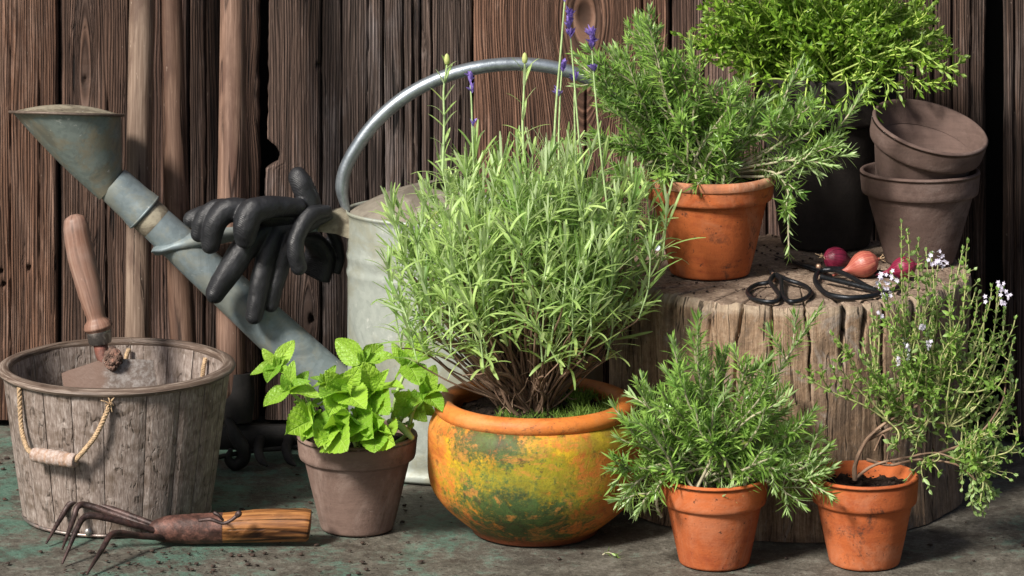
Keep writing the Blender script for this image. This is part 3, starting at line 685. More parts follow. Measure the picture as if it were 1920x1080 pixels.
def soil(parent, c, r, z, seed=0, amp=.006, tilt=0.0):
    mb = MB(); na, nrr = 72, 26; a = np.arange(na) / na * 2 * PI; rr = np.linspace(1, 0.02, nrr)[:, None] * r
    X = c[0] + rr * np.cos(a); Y = c[1] + rr * np.sin(a)
    Z = c[2] + z + amp * (fbm(X * 90, Y * 90, seed) - .5) * 2 + amp * (fbm(X * 30, Y * 30, seed + 3) - .5) * 2
    mb.add(np.stack([X, Y, Z], -1), gridfaces(nrr, na), 0)
    rng = np.random.default_rng(seed)
    crumbs(mb, rng, 90, lambda: (c[0] + r * .93 * math.sqrt(rng.random()) * math.cos(q := rng.random() * 6.28), c[1] + r * .93 * math.sqrt(rng.random()) * math.sin(q), c[2] + z + amp * .5), (.001, .0035))
    return mb.build('soil', M['soil'], parent)

ICO = None
def crumbs(mb, rng, n, pos, size, mi=0, flat=.7):
    t = (1 + 5 ** .5) / 2
    v0 = np.array([(-1, t, 0), (1, t, 0), (-1, -t, 0), (1, -t, 0), (0, -1, t), (0, 1, t), (0, -1, -t), (0, 1, -t), (t, 0, -1), (t, 0, 1), (-t, 0, -1), (-t, 0, 1)]) / 1.9
    f0 = np.array([(0, 11, 5), (0, 5, 1), (0, 1, 7), (0, 7, 10), (0, 10, 11), (1, 5, 9), (5, 11, 4), (11, 10, 2), (10, 7, 6), (7, 1, 8), (3, 9, 4), (3, 4, 2), (3, 2, 6), (3, 6, 8), (3, 8, 9), (4, 9, 5), (2, 4, 11), (6, 2, 10), (8, 6, 7), (9, 8, 1)])
    for _ in range(n):
        s = size[0] + (size[1] - size[0]) * rng.random() ** 3
        v = v0 * (1 + .35 * rng.standard_normal((12, 1)) * .6) * s * np.array([1, rng.uniform(.7, 1.2), flat])
        q = rng.random() * 6.28; R = np.array([[math.cos(q), -math.sin(q), 0], [math.sin(q), math.cos(q), 0], [0, 0, 1]])
        mb.add(v @ R.T + np.array(pos()), f0, mi)

# --- mint in a grey clay pot
c, rb, rr, h = fit(670, 1008, 138, 227, 812)
mint = thing('potted_mint', c, 'bright green mint with serrated leaves in a grey clay pot beside the bucket', 'potted plant')
clay_pot(mint, c, rb, rr, h, M['greyclay'], .026, 11); soil(mint, c, rr * .88, h - .014, 1)
MC, MR, MH = c, rr, h
# --- lavender in a mossy glazed pot
c, rb, rr, h = fit(1003, 1028, 236, 377, 743)
lav = thing('potted_lavender', c, 'bushy lavender in a wide orange pot stained yellow and green', 'potted plant')
LC, LR, LH = c, rr, h
bul = 203 / F * c[1]
pr = [(0, .004), (rb - .004, .0), (rb, .002), (rb + .001, .006)]
for t in np.linspace(.02, 1, 30):
    ang = -1.02 + t * (2.02); pr.append((rb * .0 + bul * (.60 + .40 * math.cos(ang * .98)) if False else 0, 0))
pr = pr[:4]
zb = np.linspace(.010, h - .017, 30)
ctl_z = np.array([.006, .018, .038, .062, .088, .110, .130, h - .017]); ctl_r = np.array([rb + .002, rb + .016, bul * .90, bul * .975, bul, bul * .985, bul * .94, bul * .89])
def cubic(x, xp, yp):
    co = np.polyfit(xp, yp, 5); return np.polyval(co, x)
for z in zb: pr.append((float(cubic(z, ctl_z, ctl_r)), z))
pr += [(bul * .84, h - .014), (bul * .78, h - .03), (bul * .8, h - .06), (0, h - .062)]
mb = MB(); lathe(mb, np.array(pr), (0, 0, 0), 140, wob=.0016, seed=5)
po = mb.build('pot', M['glaze']); po.parent = lav
lip = []; lr, lz = rr - .0105, h - .010
for t in np.linspace(-PI * .62, PI * 1.25, 22): lip.append((lr + .0105 * math.cos(t) * (1.05 if math.cos(t) > 0 else 1.0), lz + .0098 * math.sin(t)))
lip = [(bul * .86, h - .018)] + lip + [(lr - .012, h - .03), (lr - .012, h - .045)]
mb = MB(); lathe(mb, np.array(lip), (0, 0, 0), 140, wob=.0016, seed=5); ro = mb.build('rim', M['orangelip']); ro.parent = po
soil(lav, c, rr - .020, h - .017, 7, .008)
# --- rosemary on the stump
c, rb, rr, h = fit(1331, 527, 150, 244, 326, SZ)
ros = thing('potted_rosemary', c, 'spreading rosemary in a terracotta pot standing on the stump', 'potted plant')
clay_pot(ros, c, rb, rr, h, M['terra'], .027, 21)
mb = MB(); lathe(mb, [(rr + .0004, h - .0085), (rr + .0012, h - .006), (rr + .0006, h - .002), (rr - .0015, h + .0012), (rr - .0055, h + .001), (rr - .0062, h - .006)], c, 120, wob=.0022, seed=30); mb.build('worn_lip', M['terra_lip'], ros)
soil(ros, c, rr * .88, h - .012, 2); RC, RR, RH = c, rr, h
# --- savory in a big dark pot
c, rb, rr, h = fit(1548, 473, 166, 272, 133, SZ)
sav = thing('potted_savory', c, 'bright green bushy herb in a tall black pot at the back of the stump', 'potted plant')
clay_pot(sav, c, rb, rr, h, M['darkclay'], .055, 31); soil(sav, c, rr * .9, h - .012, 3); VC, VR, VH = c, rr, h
# --- small rosemary in front
c, rb, rr, h = fit(1339, 1073, 132, 202, 890)
ros2 = thing('potted_rosemary', c, 'small rosemary in a terracotta pot on the ground before the stump', 'potted plant')
clay_pot(ros2, c, rb, rr, h, M['terra'], .029, 41); soil(ros2, c, rr * .88, h - .013, 4); QC, QR, QH = c, rr, h
# --- thyme in front
c, rb, rr, h = fit(1621, 1073, 132, 203, 888)
thy = thing('potted_thyme', c, 'leaning thyme with tiny white flowers in the terracotta pot furthest right', 'potted plant')
clay_pot(thy, c, rb, rr, h, M['terra'], .029, 51); soil(thy, c, rr * .88, h - .014, 5); TC, TR, TH = c, rr, h
# --- two empty pots on the stump
c, rb, rr, h = fit(1725, 503, 128, 226, 316, SZ); c[2] = SZ - .001
e1 = thing('clay_pot', c, 'empty grey brown clay pot standing upright under the tilted one', 'flower pot')
clay_pot(e1, c, rb, rr, h, M['umber'], .027, 61)
e_c, e_r, e_h = c, rr, h
tx, ty = math.radians(12), math.radians(16)          # leans right, opening towards the viewer
R3 = np.array(Matrix.Rotation(ty, 3, 'X') @ Matrix.Rotation(tx, 3, 'Y'))
rimc = P(1745, 236, c[1] - .012); hh = h * .98; base = rimc - R3 @ np.array([0, 0, hh])
e2 = thing('clay_pot', base, 'empty grey brown clay pot tilted inside the rim of another pot', 'flower pot')
clay_pot(e2, base, rb, rr * .985, hh, M['umber'], .027, 62, M3=R3)

mb = MB(); lathe(mb, [(0, .0105), (rb * .55, .0102), (rb * .86, .0098), (rb * .93, .0088)], base, 40, M=R3, wob=.004, seed=9); mb.build('inner_shade_disc', M['soil'], e2)  # dark soil-coloured disc added to deepen the shade inside the tilted pot
# ------------------------------------------------------------------ bucket
Yf = CH * F / (1008 - HY); rb = 174 / 2 * 2 / 2 * 1.0; rb = 174 * Yf / (F - 174); bc = np.array([(219 - 960) / F * (Yf + rb), Yf + rb, 0.0])
rt = 213 / F * bc[1]; bh = CH - (684 - HY) / F * bc[1]
bk = thing('wooden_bucket', bc, 'weathered wooden bucket with a rope handle holding a trowel', 'bucket')
def brad(z): t = z / bh; return rb + (rt - rb) * (t ** .9)
NS = 19; rngb = np.random.default_rng(8)
bounds = np.cumsum(rngb.uniform(.8, 1.25, NS)); bounds = bounds / bounds[-1] * 2 * PI + .13
for i in range(NS):
    a0 = bounds[i - 1] if i else bounds[-1] - 2 * PI; a1 = bounds[i]
    th = .0075; gap = .0042
    an = np.linspace(a0 + gap, a1 - gap, 7); zz = np.linspace(.004, bh - .003, 14); off = rngb.uniform(-.0006, .0006)
    e = np.array([.0016, .0003, 0, 0, 0, .0003, .0016])
    A, Zz = np.meshgrid(an, zz)
    Ro = brad(Zz) + off - e[None]; Ri = brad(Zz) - th + off * .5
    ring = []
    vo = np.stack([bc[0] + Ro * np.cos(A), bc[1] + Ro * np.sin(A), Zz], -1); vi = np.stack([bc[0] + Ri * np.cos(A), bc[1] + Ri * np.sin(A), Zz], -1)
    prof = np.concatenate([vo, vi[:, ::-1]], 1)
    uu = np.concatenate([A * rt, A[:, ::-1] * rt + .3], 1); vv = np.concatenate([Zz, Zz], 1)
    m = MB(); loft(m, prof, 0, np.stack([uu, vv], -1).reshape(-1, 2)); m.build('stave', M['bucket'], bk, smooth=False)
mb = MB(); lathe(mb, [(0, .012), (rb - .006, .012), (rb - .006, .02), (0, .02)], bc, 64); mb.build('bottom', M['bucket'], bk)
mb = MB(); RT = brad(bh)
rp = []
for t in np.linspace(0, 2 * PI, 17): rp.append((RT - .0025 + .0072 * math.cos(t) + .001 * math.cos(2 * t), bh - .002 + .0050 * math.sin(t)))
lathe(mb, rp, bc, 160, wob=.0022, seed=12); mb.U[0] = mb.U[0][:, ::-1].copy(); mb.build('rim', M['rimwood'], bk)
mb = MB(); lathe(mb, [(brad(.001) + .0006, .0005), (brad(.004) + .0012, .0008), (brad(.004) + .0012, .0035), (brad(.004) - .001, .0035)], bc, 120); mb.build('hoop', M['ferrule'], bk)
# rope handle
def onb(px, py, out=.002):
    """point on the bucket's outside seen at px, py"""
    for Y in np.linspace(bc[1] - rt * 1.1, bc[1], 800):
        p = P(px, py, Y); r = math.hypot(p[0] - bc[0], p[1] - bc[1])
        if r <= brad(max(p[2], 0)) + out: return p
    return P(px, py, bc[1])
h0, h1 = onb(36, 727, .003), onb(207, 757, .003)
g0, g1 = onb(62, 852, .014) , onb(140, 864, .016)
def rope(mb, pts, r, n, turns):
    path = smoothpath(pts, n); T, N, B = frames(path); L = np.linspace(0, 1, n)
    for k in range(3):
        ph = L * turns * 2 * PI + k * 2 * PI / 3
        tube(mb, path + r * .55 * (np.cos(ph)[:, None] * N + np.sin(ph)[:, None] * B), r * .62, 7, sh=.5)
mb = MB()
mid0 = onb(40, 800, .008); mid1 = onb(182, 812, .011)
rope(mb, [h0, mid0, onb(50, 838, .012), g0], .0026, 60, 9); mb.build('rope', M['rope'], bk); mb = MB(); rope(mb, [h1, mid1, onb(160, 842, .014), g1], .0026, 60, 9)
for q in range(14):      # frayed knot outside the hole
    d_ = rngb.normal(0, 1, 3) * .004; d_[1] = -abs(d_[1]); tube(mb, [h1, h1 + d_ * .6 + [0, -.002, .001], h1 + d_], .0007, 5)
rp_ = mb.build('rope', M['rope'], bk)
pr2 = [(0, 0), (.0052, 0)]; gl = np.linalg.norm(g1 - g0) * 1.02
for t in np.linspace(0, 1, 60): pr2.append((.0070 + .0009 * abs(math.sin(t * PI * 6)) + .0008 * math.sin(PI * t), t * gl))
pr2 += [(.0052, gl), (0, gl)]
Rg = np.array(Vector(g1 - g0).to_track_quat('Z', 'Y').to_matrix())
mb = MB(); lathe(mb, pr2, g0, 28, M=Rg)
M['grip'] = wood('grip_wood', (.20, .12, .08), (.34, .26, .22), (.50, .46, .43), su=200, sv=240, bump=.4, dist=.0008, crack=.2, stain=(.35, .19, .10), stainamt=.6)
mb.build('grip', M['grip'], rp_)
# the second rope end, inside on the far staves
mb = MB()
for (px, y0, y1) in ((222, 655, 672), (373, 672, 706)):
    p = P(px, y0, bc[1] + .0); a_ = math.atan2(.09, (px - 219) / F * bc[1]); 
    q0 = np.array([bc[0] + (px - 219) / F * 4.27, bc[1] + math.sqrt(max(1e-6, (rt - .012) ** 2 - ((px - 219) / F * 4.27) ** 2)) - .002, 0]); 
    z0 = P(px, y0, q0[1])[2]; z1 = P(px, y1, q0[1])[2]
    rope(mb, [[q0[0], q0[1], z0], [q0[0] - .002, q0[1] - .004, (z0 + z1) / 2], [q0[0] - .003, q0[1] - .003, z1]], .0024, 20, 3)
mb.build('rope_end', M['rope'], bk)
mb = MB()   # plug in the lowest staves, a bright nail head
p = onb(166, 997, .0005); lathe(mb, [(0, .002), (.0035, .002), (.0045, 0)], p, 20, M=np.array(Matrix.Rotation(math.radians(80), 3, 'X'))); mb.build('nail', M['nail'], bk)

# ------------------------------------------------------------------ trowel
TY = bc[1] + .02
tw = thing('hand_trowel', P(200, 720, TY), 'garden trowel with a worn wooden grip stuck handle up in the bucket', 'trowel')
def lathe_path(mb, pts, rad, seg=28, n=40, **k): tube(mb, smoothpath(pts, n), np.interp(np.linspace(0, 1, n), [q[0] for q in rad], [q[1] for q in rad]), seg, **k)
mb = MB(); s_ = TY / F
lathe_path(mb, [P(139, 402, TY + .012), P(150, 470, TY + .006), P(167, 540, TY), P(179, 590, TY - .003), P(186, 622, TY - .004)],
           [(0, .004), (.01, 15 * s_), (.035, 21 * s_), (.09, 24.5 * s_), (.3, 26 * s_), (.55, 23 * s_), (.76, 18 * s_), (.80, 18 * s_), (.86, 25 * s_), (.93, 28 * s_), (.985, 23 * s_), (1, 22 * s_)], n=60)
mb.build('grip', M['trowel_wood'], tw)
mb = MB(); lathe_path(mb, [P(185, 617, TY - .004), P(188, 642, TY - .003)], [(0, 22.5 * s_), (.1, 23.5 * s_), (.9, 22 * s_), (1, 21 * s_)], n=8); mb.build('ferrule', M['ferrule'], tw)
mb = MB(); lathe_path(mb, [P(187, 638, TY - .003), P(192, 664, TY - .008), P(200, 690, TY - .010), P(205, 730, TY - .004)], [(0, 14 * s_), (.3, 13 * s_), (.6, 12 * s_), (1, 5 * s_)], n=12); mb.build('neck', M['iron_warm'], tw)
mb = MB(); nu, nv = 17, 22; U, Vv = np.meshgrid(np.linspace(-1, 1, nu), np.linspace(0, 1, nv))
wv = np.where(Vv < .75, 1, np.sqrt(np.clip(1 - ((Vv - .75) / .25) ** 2, 0.02, 1))) * 86
ax = 201 + (226 - 201) * Vv * 1.6; top = 683 - 12 * U - 18 * (1 - np.abs(U)) ** 1.5 * (1 - Vv) + 6 * np.abs(U) ** 6; ay = top + Vv * 210
pts = np.stack([(ax + wv * U - 960) / F * TY, np.full_like(U, TY) + .013 * U ** 2 - .012 + .02 * (1 - Vv) * 0 - .006 * np.exp(-(U / .18) ** 2 - (Vv / .2) ** 2) - Vv * .03, CH - (ay - HY) / F * TY], -1)
front = pts; back = pts + np.array([0, .0016, 0])
mb.add(front, gridfaces(nv, nu, False), 0); mb.add(back, gridfaces(nv, nu, False)[:, ::-1], 0)
edge = np.concatenate([pts[0], pts[1:, -1], pts[-1, ::-1][1:], pts[::-1, 0][1:]]); k_ = len(edge)
mb.add(np.stack([edge, edge + [0, .0016, 0]]).reshape(-1, 3), gridfaces(2, k_), 0)
mb.build('blade', M['blade'], tw)
mb = MB(); cr = np.random.default_rng(3); cc = P(212, 672, TY - .018)
for q in range(7): 
    pass
vv_ = np.linspace(0, PI, 22)[:, None]; hh_ = np.linspace(0, 2 * PI, 33)[:-1][None]; dx_, dy_, dz_ = np.sin(vv_) * np.cos(hh_), np.sin(vv_) * np.sin(hh_), np.cos(vv_) + 0 * hh_
rr_ = .010 * (.75 + .9 * (fbm(dx_ * 2.5 + dz_ * 3 + 5, dy_ * 2.5 - dz_ * 2 + 5, 3) - .3))
mb.add(np.stack([cc[0] + dx_ * rr_, cc[1] + dy_ * rr_ * .6, cc[2] + dz_ * rr_ * 1.25], -1), gridfaces(22, 32))
crumbs(mb, cr, 260, lambda: cc + (lambda u: u / np.linalg.norm(u) * [.0092, .006, .0105])(cr.normal(0, 1, 3)), (.0006, .0022), flat=1.0)
mb.build('soil_clod', M['drysoil'], tw)

# ------------------------------------------------------------------ hand cultivator
cu = thing('hand_cultivator', P(300, 1010, 4.06), 'rusty four pronged hand cultivator lying on the ground before the bucket', 'hand fork')
zr = 30 / F * 4.05
def PZ(px, z, Y): return np.array([(px - 960) / F * Y, Y, z])
Yh = 4.055
mb = MB(); tube(mb, smoothpath([P(416, 990, Yh), P(480, 986, Yh), P(560, 984, Yh), P(583, 986, Yh)], 40), np.interp(np.linspace(0, 1, 40), [0, .3, .8, .93, .98, 1], np.array([27, 30, 30, 29, 24, 8]) * Yh / F), 28, rough=.05, seed=3)
mb.build('grip', M['cult_wood'], cu)
mb = MB(); tube(mb, smoothpath([P(280, 994, Yh), P(330, 992, Yh), P(418, 990, Yh)], 30), np.interp(np.linspace(0, 1, 30), [0, .08, .3, .7, 1], np.array([9, 17, 24, 28, 27.5]) * Yh / F), 24, rough=.10, seed=5)
mb.build('socket', M['iron_warm'], cu)
def tine(pts, r=.0037):
    m = MB(); roundtube(m, pts, [r * .9, r, r * 1.05, r, r * .92, r * .8, r * .35], 12, n=34, rough=.05); m.build('tine', M['iron'], cu)
tine([P(300, 988, Yh), P(215, 957, 4.075), P(160, 941, 4.085), P(134, 943, 4.085), P(118, 965, 4.08), PG(87, 1018, .003)])
tine([P(296, 994, Yh), P(225, 968, 4.07), P(165, 948, 4.075), P(146, 950, 4.07), P(137, 975, 4.06), PG(117, 1029, .003)])
tine([P(300, 998, Yh - .004), P(225, 977, 4.03), P(176, 967, 4.02), P(156, 972, 4.015), P(143, 995, 4.0), PG(117, 1056, .003)])
tine([P(306, 1008, Yh - .01), P(255, 1004, 4.02), P(222, 1000, 4.0), P(206, 1005, 3.985), P(194, 1025, 3.97), PG(163, 1076, .003)])
mb = MB(); z_ = 4.025
roundtube(mb, [P(374, 976, z_), P(395, 974, z_ - .004), P(418, 981, z_ - .006), P(434, 975, z_ - .006), P(446, 965, z_ - .004)], [.0016, .0022, .002, .0018, .0024], 8, n=24)
roundtube(mb, [P(418, 975, z_), P(410, 966, z_), P(403, 962, z_ + .002)], [.0014, .0018, .0022], 8, n=8)
roundtube(mb, [P(446, 965, z_ - .005), P(448, 963, z_ - .006)], [.0034, .0034], 8, n=4)
mb.build('bent_nail', M['iron'], cu)

# ------------------------------------------------------------------ long tool handles and the rake head
def pole(px0, px1, w0, w1, tint, label, yb=4.45, yt=4.556, name='tool_handle', zb=0.0, zt=1.45, seed=0):
    # px0 at the top of the picture, px1 near the ground
    zT = P(0, 0, 4.49)[2]; k = (zT - 0) 
    x0 = (px1 - 960) / F * 4.47; xt = (px0 - 960) / F * 4.49; sl = (xt - x0) / (zT - .08)
    n = 50; z = np.linspace(zb, zt, n); X = x0 + sl * (z - .08) + .0012 * np.sin(z * 9 + seed); Y = yb + (yt - yb) * z / 1.45
    r = np.interp(z, [0, .55, 1.45], np.array([w1, w0, w0]) / 2 * 4.47 / F)
    m = MB(); roundtube(m, np.stack([X, Y, z], 1), r, 26, n=70, rough=.03, seed=seed)
    o = m.build(name, M['pole']); o.color = (*tint, 1)
    if label: tag(o, label, 'tool handle', 'long wooden tool handles leaning on the wall')
    return o
pole(268, 258, 48, 48, (1.0, .95, .91), 'palest upright wooden tool handle between the watering can rose and the wall', seed=1)
pole(318, 345, 42, 52, (.72, .58, .52), 'darker slanting wooden tool handle behind the spout of the watering can', seed=2, yb=4.47)
rk = thing('garden_rake', PG(445, 860), 'old garden rake with reddish handle and curled iron prongs by the wall', 'rake')
ph = pole(439, 441, 48, 56, (.98, .80, .74), None, yb=4.40, name='handle', zb=.085, seed=3); setpar(ph, rk)
mb = MB(); tube(mb, [P(447, 700, 4.412), P(447, 745, 4.408), P(447, 792, 4.403)], [.0185, .0195, .016], 22, n=12, rough=.06); mb.build('socket', M['darkiron'], rk)
mb = MB()
b0, b1 = P(398, 797, 4.40), P(628, 797, 4.40)
box(mb, (b0[0], 4.396, P(0, 842, 4.40)[2]), (b1[0], 4.406, b0[2])); mb.build('head_bar', M['darkiron'], rk)
def rt_(pts, r): 
    m = MB(); roundtube(m, pts, r, 12, n=30, rough=.08); m.build('prong', M['darkiron'], rk)
rt_([P(428, 790, 4.385), P(440, 815, 4.375), P(456, 843, 4.37), P(455, 862, 4.37), P(440, 871, 4.368), P(428, 862, 4.366), P(432, 845, 4.366)], [.005, .008, .0085, .008, .007, .005, .003])
for x in (492, 545, 598): rt_([P(x - 4, 825, 4.39), P(x - 8, 842, 4.37), P(x - 2, 862, 4.35), P(x + 8, 872, 4.33)], [.006, .006, .005, .002])
mb = MB(); tube(mb, [P(405, 858, 4.36), P(470, 846, 4.38), P(560, 838, 4.39), P(625, 832, 4.39)], .0028, 8, n=20); mb.build('brace_rod', M['darkiron'], rk)

# ------------------------------------------------------------------ watering can
wc = thing('watering_can', np.array([(891 - 960) / F * 4.39, 4.39, 0]), 'large galvanised watering can with long blue grey spout and hoop handle', 'watering can')
ccx = (891 - 960) / F * 4.39; RX, RY = 242 / F * 4.39, .098; zt = CH - (400 - HY) / F * 4.39
def zat(y, Y=4.30): return CH - (y - HY) / F * Y
mb = MB(); pr = [(0, .003), (.985, .003), (1.012, .001), (1.02, .004), (1.012, .009), (.992, .012), (.99, .02)]
for z in np.linspace(.03, zt, 70):
    r = .99
    for zbm in (zat(505), zat(537), .03): r += .012 * math.exp(-((z - zbm) / .0035) ** 2)
    pr.append((r, z))
pr += [(1.0, zt + .001), (1.008, zt + .003), (1.0, zt + .0055), (.985, zt + .003), (.975, zt - .01), (.975, .02), (0, .02)]
lathe(mb, pr, (ccx, 4.39, 0), 120, sx=RX, sy=RY); wcb = mb.build('body', M['zinc'], wc)
mb = MB(); nU = 24   # half cover rising behind the rim
tt = np.linspace(0, 1, 9); aa = np.linspace(PI * .55, PI * 1.45, nU)
pc = np.array([[[ccx + RX * .97 * math.cos(q) * (1 - .62 * t), 4.39 + RY * .97 * math.sin(q) * (1 - .5 * t), zt + .003 + .030 * math.sin(t * PI / 2)] for q in aa] for t in tt])
mb.add(pc.reshape(-1, 3), gridfaces(9, nU, False), 0); mb.add((pc - [0, 0, .0012]).reshape(-1, 3), gridfaces(9, nU, False)[:, ::-1], 0)
mb.build('cover', M['zinc_cover'], wc)
hp = [(650, 398), (641, 350), (655, 300), (700, 234), (760, 181), (830, 145), (900, 126), (970, 120), (1040, 127), (1110, 150), (1165, 184), (1230, 245), (1268, 330), (1262, 430), (1205, 505), (1133, 545)]
mb = MB(); tube(mb, [P(x, y, 4.39) for x, y in hp], np.r_[.0045, .0080, np.full(12, .0080), .0080, .007], 22, n=110, n0=(0, 1, 0)); hd = mb.build('handle', M['zinc_bright'], wc)
mb = MB()      # plate where the handle meets the body
pl = np.array([P(x, y, 4.375) for x, y in [(596, 434), (604, 402), (640, 392), (655, 402), (676, 404), (672, 442), (655, 447), (630, 438)]])
loft(mb, np.stack([pl + [0, .012, 0], pl + [0, .009, 0], pl + [0, -.002, 0]]), 0); mb.build('handle_plate', M['zinc_dirty'], wc)
# spout
SP0, SP1 = np.array([213, 345.]), np.array([720, 812.])
def sp(t, Y=4.385): q = SP0 * (1 - t) + SP1 * t; return P(q[0], q[1], Y)
mb = MB(); tt = np.linspace(0, 1, 40); tube(mb, np.array([sp(t) for t in tt]), np.interp(tt, [0, .08, .2, 1], np.array([31, 31.5, 34, 47]) * 4.385 / F), 36)
spo = mb.build('spout', M['zinc_blue'], wc)
mb = MB(); tube(mb, np.array([sp(t) for t in np.linspace(-.005, .115, 8)]), np.array([33.5, 35.5, 35.5, 36, 36, 36.5, 38.5, 39]) * 4.385 / F, 36, cap=False); 
tube(mb, np.array([sp(t) for t in np.linspace(.108, .118, 4)]), np.array([37, 39.5, 39.5, 37]) * 4.385 / F, 36, cap=False); mb.build('sleeve', M['zinc_blue'], spo)
mb = MB(); tube(mb, np.array([sp(t) for t in np.linspace(.12, .158, 5)]), np.array([33.2, 34, 34, 34.2, 33.4]) * 4.385 / F, 36, cap=False); mb.build('band', M['zinc_dirty'], spo)
# brace from spout to body
mb = MB()
na = 26
def ring_at(p, ry, rd, k=0.0):
    a = np.arange(na) / na * 2 * PI
    return np.stack([p[0] + k * np.sin(a) * ry, p[1] + np.cos(a) * rd, p[2] + np.sin(a) * ry], -1)
bp = [(290, 462, 5, .030, .9), (305, 463, 14, .0265, .9), (325, 457, 19, .0255, .7), (352, 452, 19, .0245, .3), (385, 447, 17, .018, .1), (430, 440, 14, .009, 0), (520, 431, 11, .006, 0), (600, 422, 12, .006, 0), (650, 417, 16, .007, 0)]
loft(mb, [ring_at(P(x, y, 4.385), r_ * 4.385 / F, rd, k) for x, y, r_, rd, k in bp]); mb.build('brace', M['zinc_blue'], wc)
# rose: an oblique funnel ending in a domed sieve
n_disc = unit(np.array([.03, .163, 1.0])); cD = P(125, 213, 4.385); rD = 102 / F * 4.385
e1_ = unit(np.cross([0, 1, 0], n_disc)); e2_ = np.cross(n_disc, e1_)
ax_ = unit(sp(0) - sp(.1)); f1 = unit(np.cross([0, 1, 0], ax_)); f2 = np.cross(ax_, f1); cN = P(208, 351, 4.385); rN = 31.5 / F * 4.385
a = np.arange(48) / 48 * 2 * PI
def circ(c_, r_, u_, v_): return c_ + r_ * (np.cos(a)[:, None] * u_ + np.sin(a)[:, None] * v_)
Dk = circ(cD, rD, e1_, e2_); Nk = circ(cN, rN, f1, f2)
mb = MB(); loft(mb, [Nk * (1 - t) + Dk * t + np.array([0, 0, -.004 * math.sin(t * PI)]) for t in np.linspace(0, 1, 16)], cap0=False, cap1=False); rs = mb.build('rose', M['zinc_rose'], wc)
mb = MB(); tube(mb, np.vstack([circ(cD, rD + .0025, e1_, e2_), circ(cD, rD + .0025, e1_, e2_)[:2]]), .0019, 8); mb.build('rim', M['zinc_rim'], rs)
mb = MB(); rg = [circ(cD + n_disc * (.0105 * (1 - (r_ / rD) ** 2)), r_, e1_, e2_) for r_ in np.linspace(rD * 1.01, rD * .02, 12)]
loft(mb, rg, cap0=False); dm = mb.build('sieve', M['zinc_dirty'], rs)
mb = MB()
for rr_ in (.2, .4, .6, .8):
    for q in range(int(rr_ * 26)):
        qa = q / int(rr_ * 26) * 2 * PI; pp = cD + n_disc * (.0105 * (1 - rr_ ** 2) + .0002) + rr_ * rD * (math.cos(qa) * e1_ + math.sin(qa) * e2_)
        mb.add(np.array([pp + .0014 * (math.cos(b) * e1_ + math.sin(b) * e2_) for b in np.arange(6) * PI / 3]), [[0, 1, 2, 3, 4, 5]])
hm = mb.build('sieve_holes', M['darkiron'], rs)

# ------------------------------------------------------------------ gloves
def glove(name, parts, label, palm, cuff):
    m = MB()
    for pts, r in parts: roundtube(m, [P(*p) for p in pts], [q * 1.06 * 4.35 / F for q in r], 20, n=26)
    for pts, r, sq in palm: 
        path = smoothpath([P(*p) for p in pts], 20); tube(m, path, np.interp(np.linspace(0, 1, 20), np.linspace(0, 1, len(r)), np.array(r) * 4.35 / F), 22, squash=sq, n0=(0, 1, 0))
    o = m.build('tmp', M['rubber']); md = o.modifiers.new('r', 'REMESH'); md.mode = 'VOXEL'; md.voxel_size = .0013
    sm = o.modifiers.new('s', 'SMOOTH'); sm.factor = .5; sm.iterations = 3
    tx_ = bpy.data.textures.new('folds', 'CLOUDS'); tx_.noise_scale = .018; dp = o.modifiers.new('d', 'DISPLACE'); dp.texture = tx_; dp.strength = .0020; dp.mid_level = .5; dp.texture_coords = 'GLOBAL'
    me = bpy.data.meshes.new_from_object(o.evaluated_get(bpy.context.evaluated_depsgraph_get())); me.name = name
    bpy.data.objects.remove(o)
    for p in me.polygons: p.use_smooth = True
    g = bpy.data.objects.new(name, me); COL.objects.link(g)
    tag(g, label, 'glove', 'pair of black rubber gloves'); return g
glove('rubber_glove', [
    ([(430, 392, 4.345), (395, 398, 4.34), (359, 411, 4.34)], [17, 17, 15]),
    ([(440, 392, 4.335), (402, 394, 4.33), (382, 412, 4.328), (373, 438, 4.33)], [19, 18, 16, 15]),
    ([(470, 398, 4.33), (430, 394, 4.322), (406, 415, 4.318), (395, 458, 4.322)], [22, 22, 20, 17]),
    ([(560, 388, 4.345), (510, 388, 4.325), (473, 398, 4.312), (461, 425, 4.308), (460, 446, 4.312)], [15, 20, 24, 23, 19]),
    ([(585, 398, 4.36), (577, 372, 4.36), (566, 345, 4.36), (559, 332, 4.362)], [20, 21, 20, 18]),
  ], 'upper black rubber glove with one thumb pointing up over the can brace',
  [([(440, 405, 4.35), (500, 400, 4.35), (560, 400, 4.36), (600, 398, 4.365)], [16, 26, 26, 12], 1.0),
   ([(420, 400, 4.345), (470, 392, 4.345), (530, 386, 4.35)], [14, 20, 16], 1.0)], None)
glove('rubber_glove', [
    ([(500, 430, 4.355), (462, 460, 4.34), (432, 505, 4.33), (403, 550, 4.328)], [20, 24, 23, 18]),
    ([(520, 430, 4.355), (503, 470, 4.345), (488, 530, 4.34), (477, 592, 4.34)], [18, 19, 18, 16]),
    ([(560, 420, 4.355), (538, 468, 4.35), (518, 530, 4.348), (507, 571, 4.348)], [14, 15, 16, 14]),
    ([(612, 396, 4.36), (580, 404, 4.345), (558, 440, 4.335), (554, 470, 4.333), (560, 500, 4.336)], [12, 16, 15, 16, 15]),
  ], 'lower black rubber glove with four fingers hanging down over the spout',
  [([(470, 425, 4.36), (520, 425, 4.36), (570, 415, 4.362), (622, 400, 4.37)], [16, 26, 24, 10], 1.0),
   ([(540, 440, 4.37), (575, 440, 4.41), (600, 470, 4.43), (590, 515, 4.435)], [24, 30, 38, 40], .5),
   ([(590, 410, 4.375), (620, 430, 4.41), (632, 470, 4.43), (625, 505, 4.435)], [14, 22, 26, 24], .5)], None)

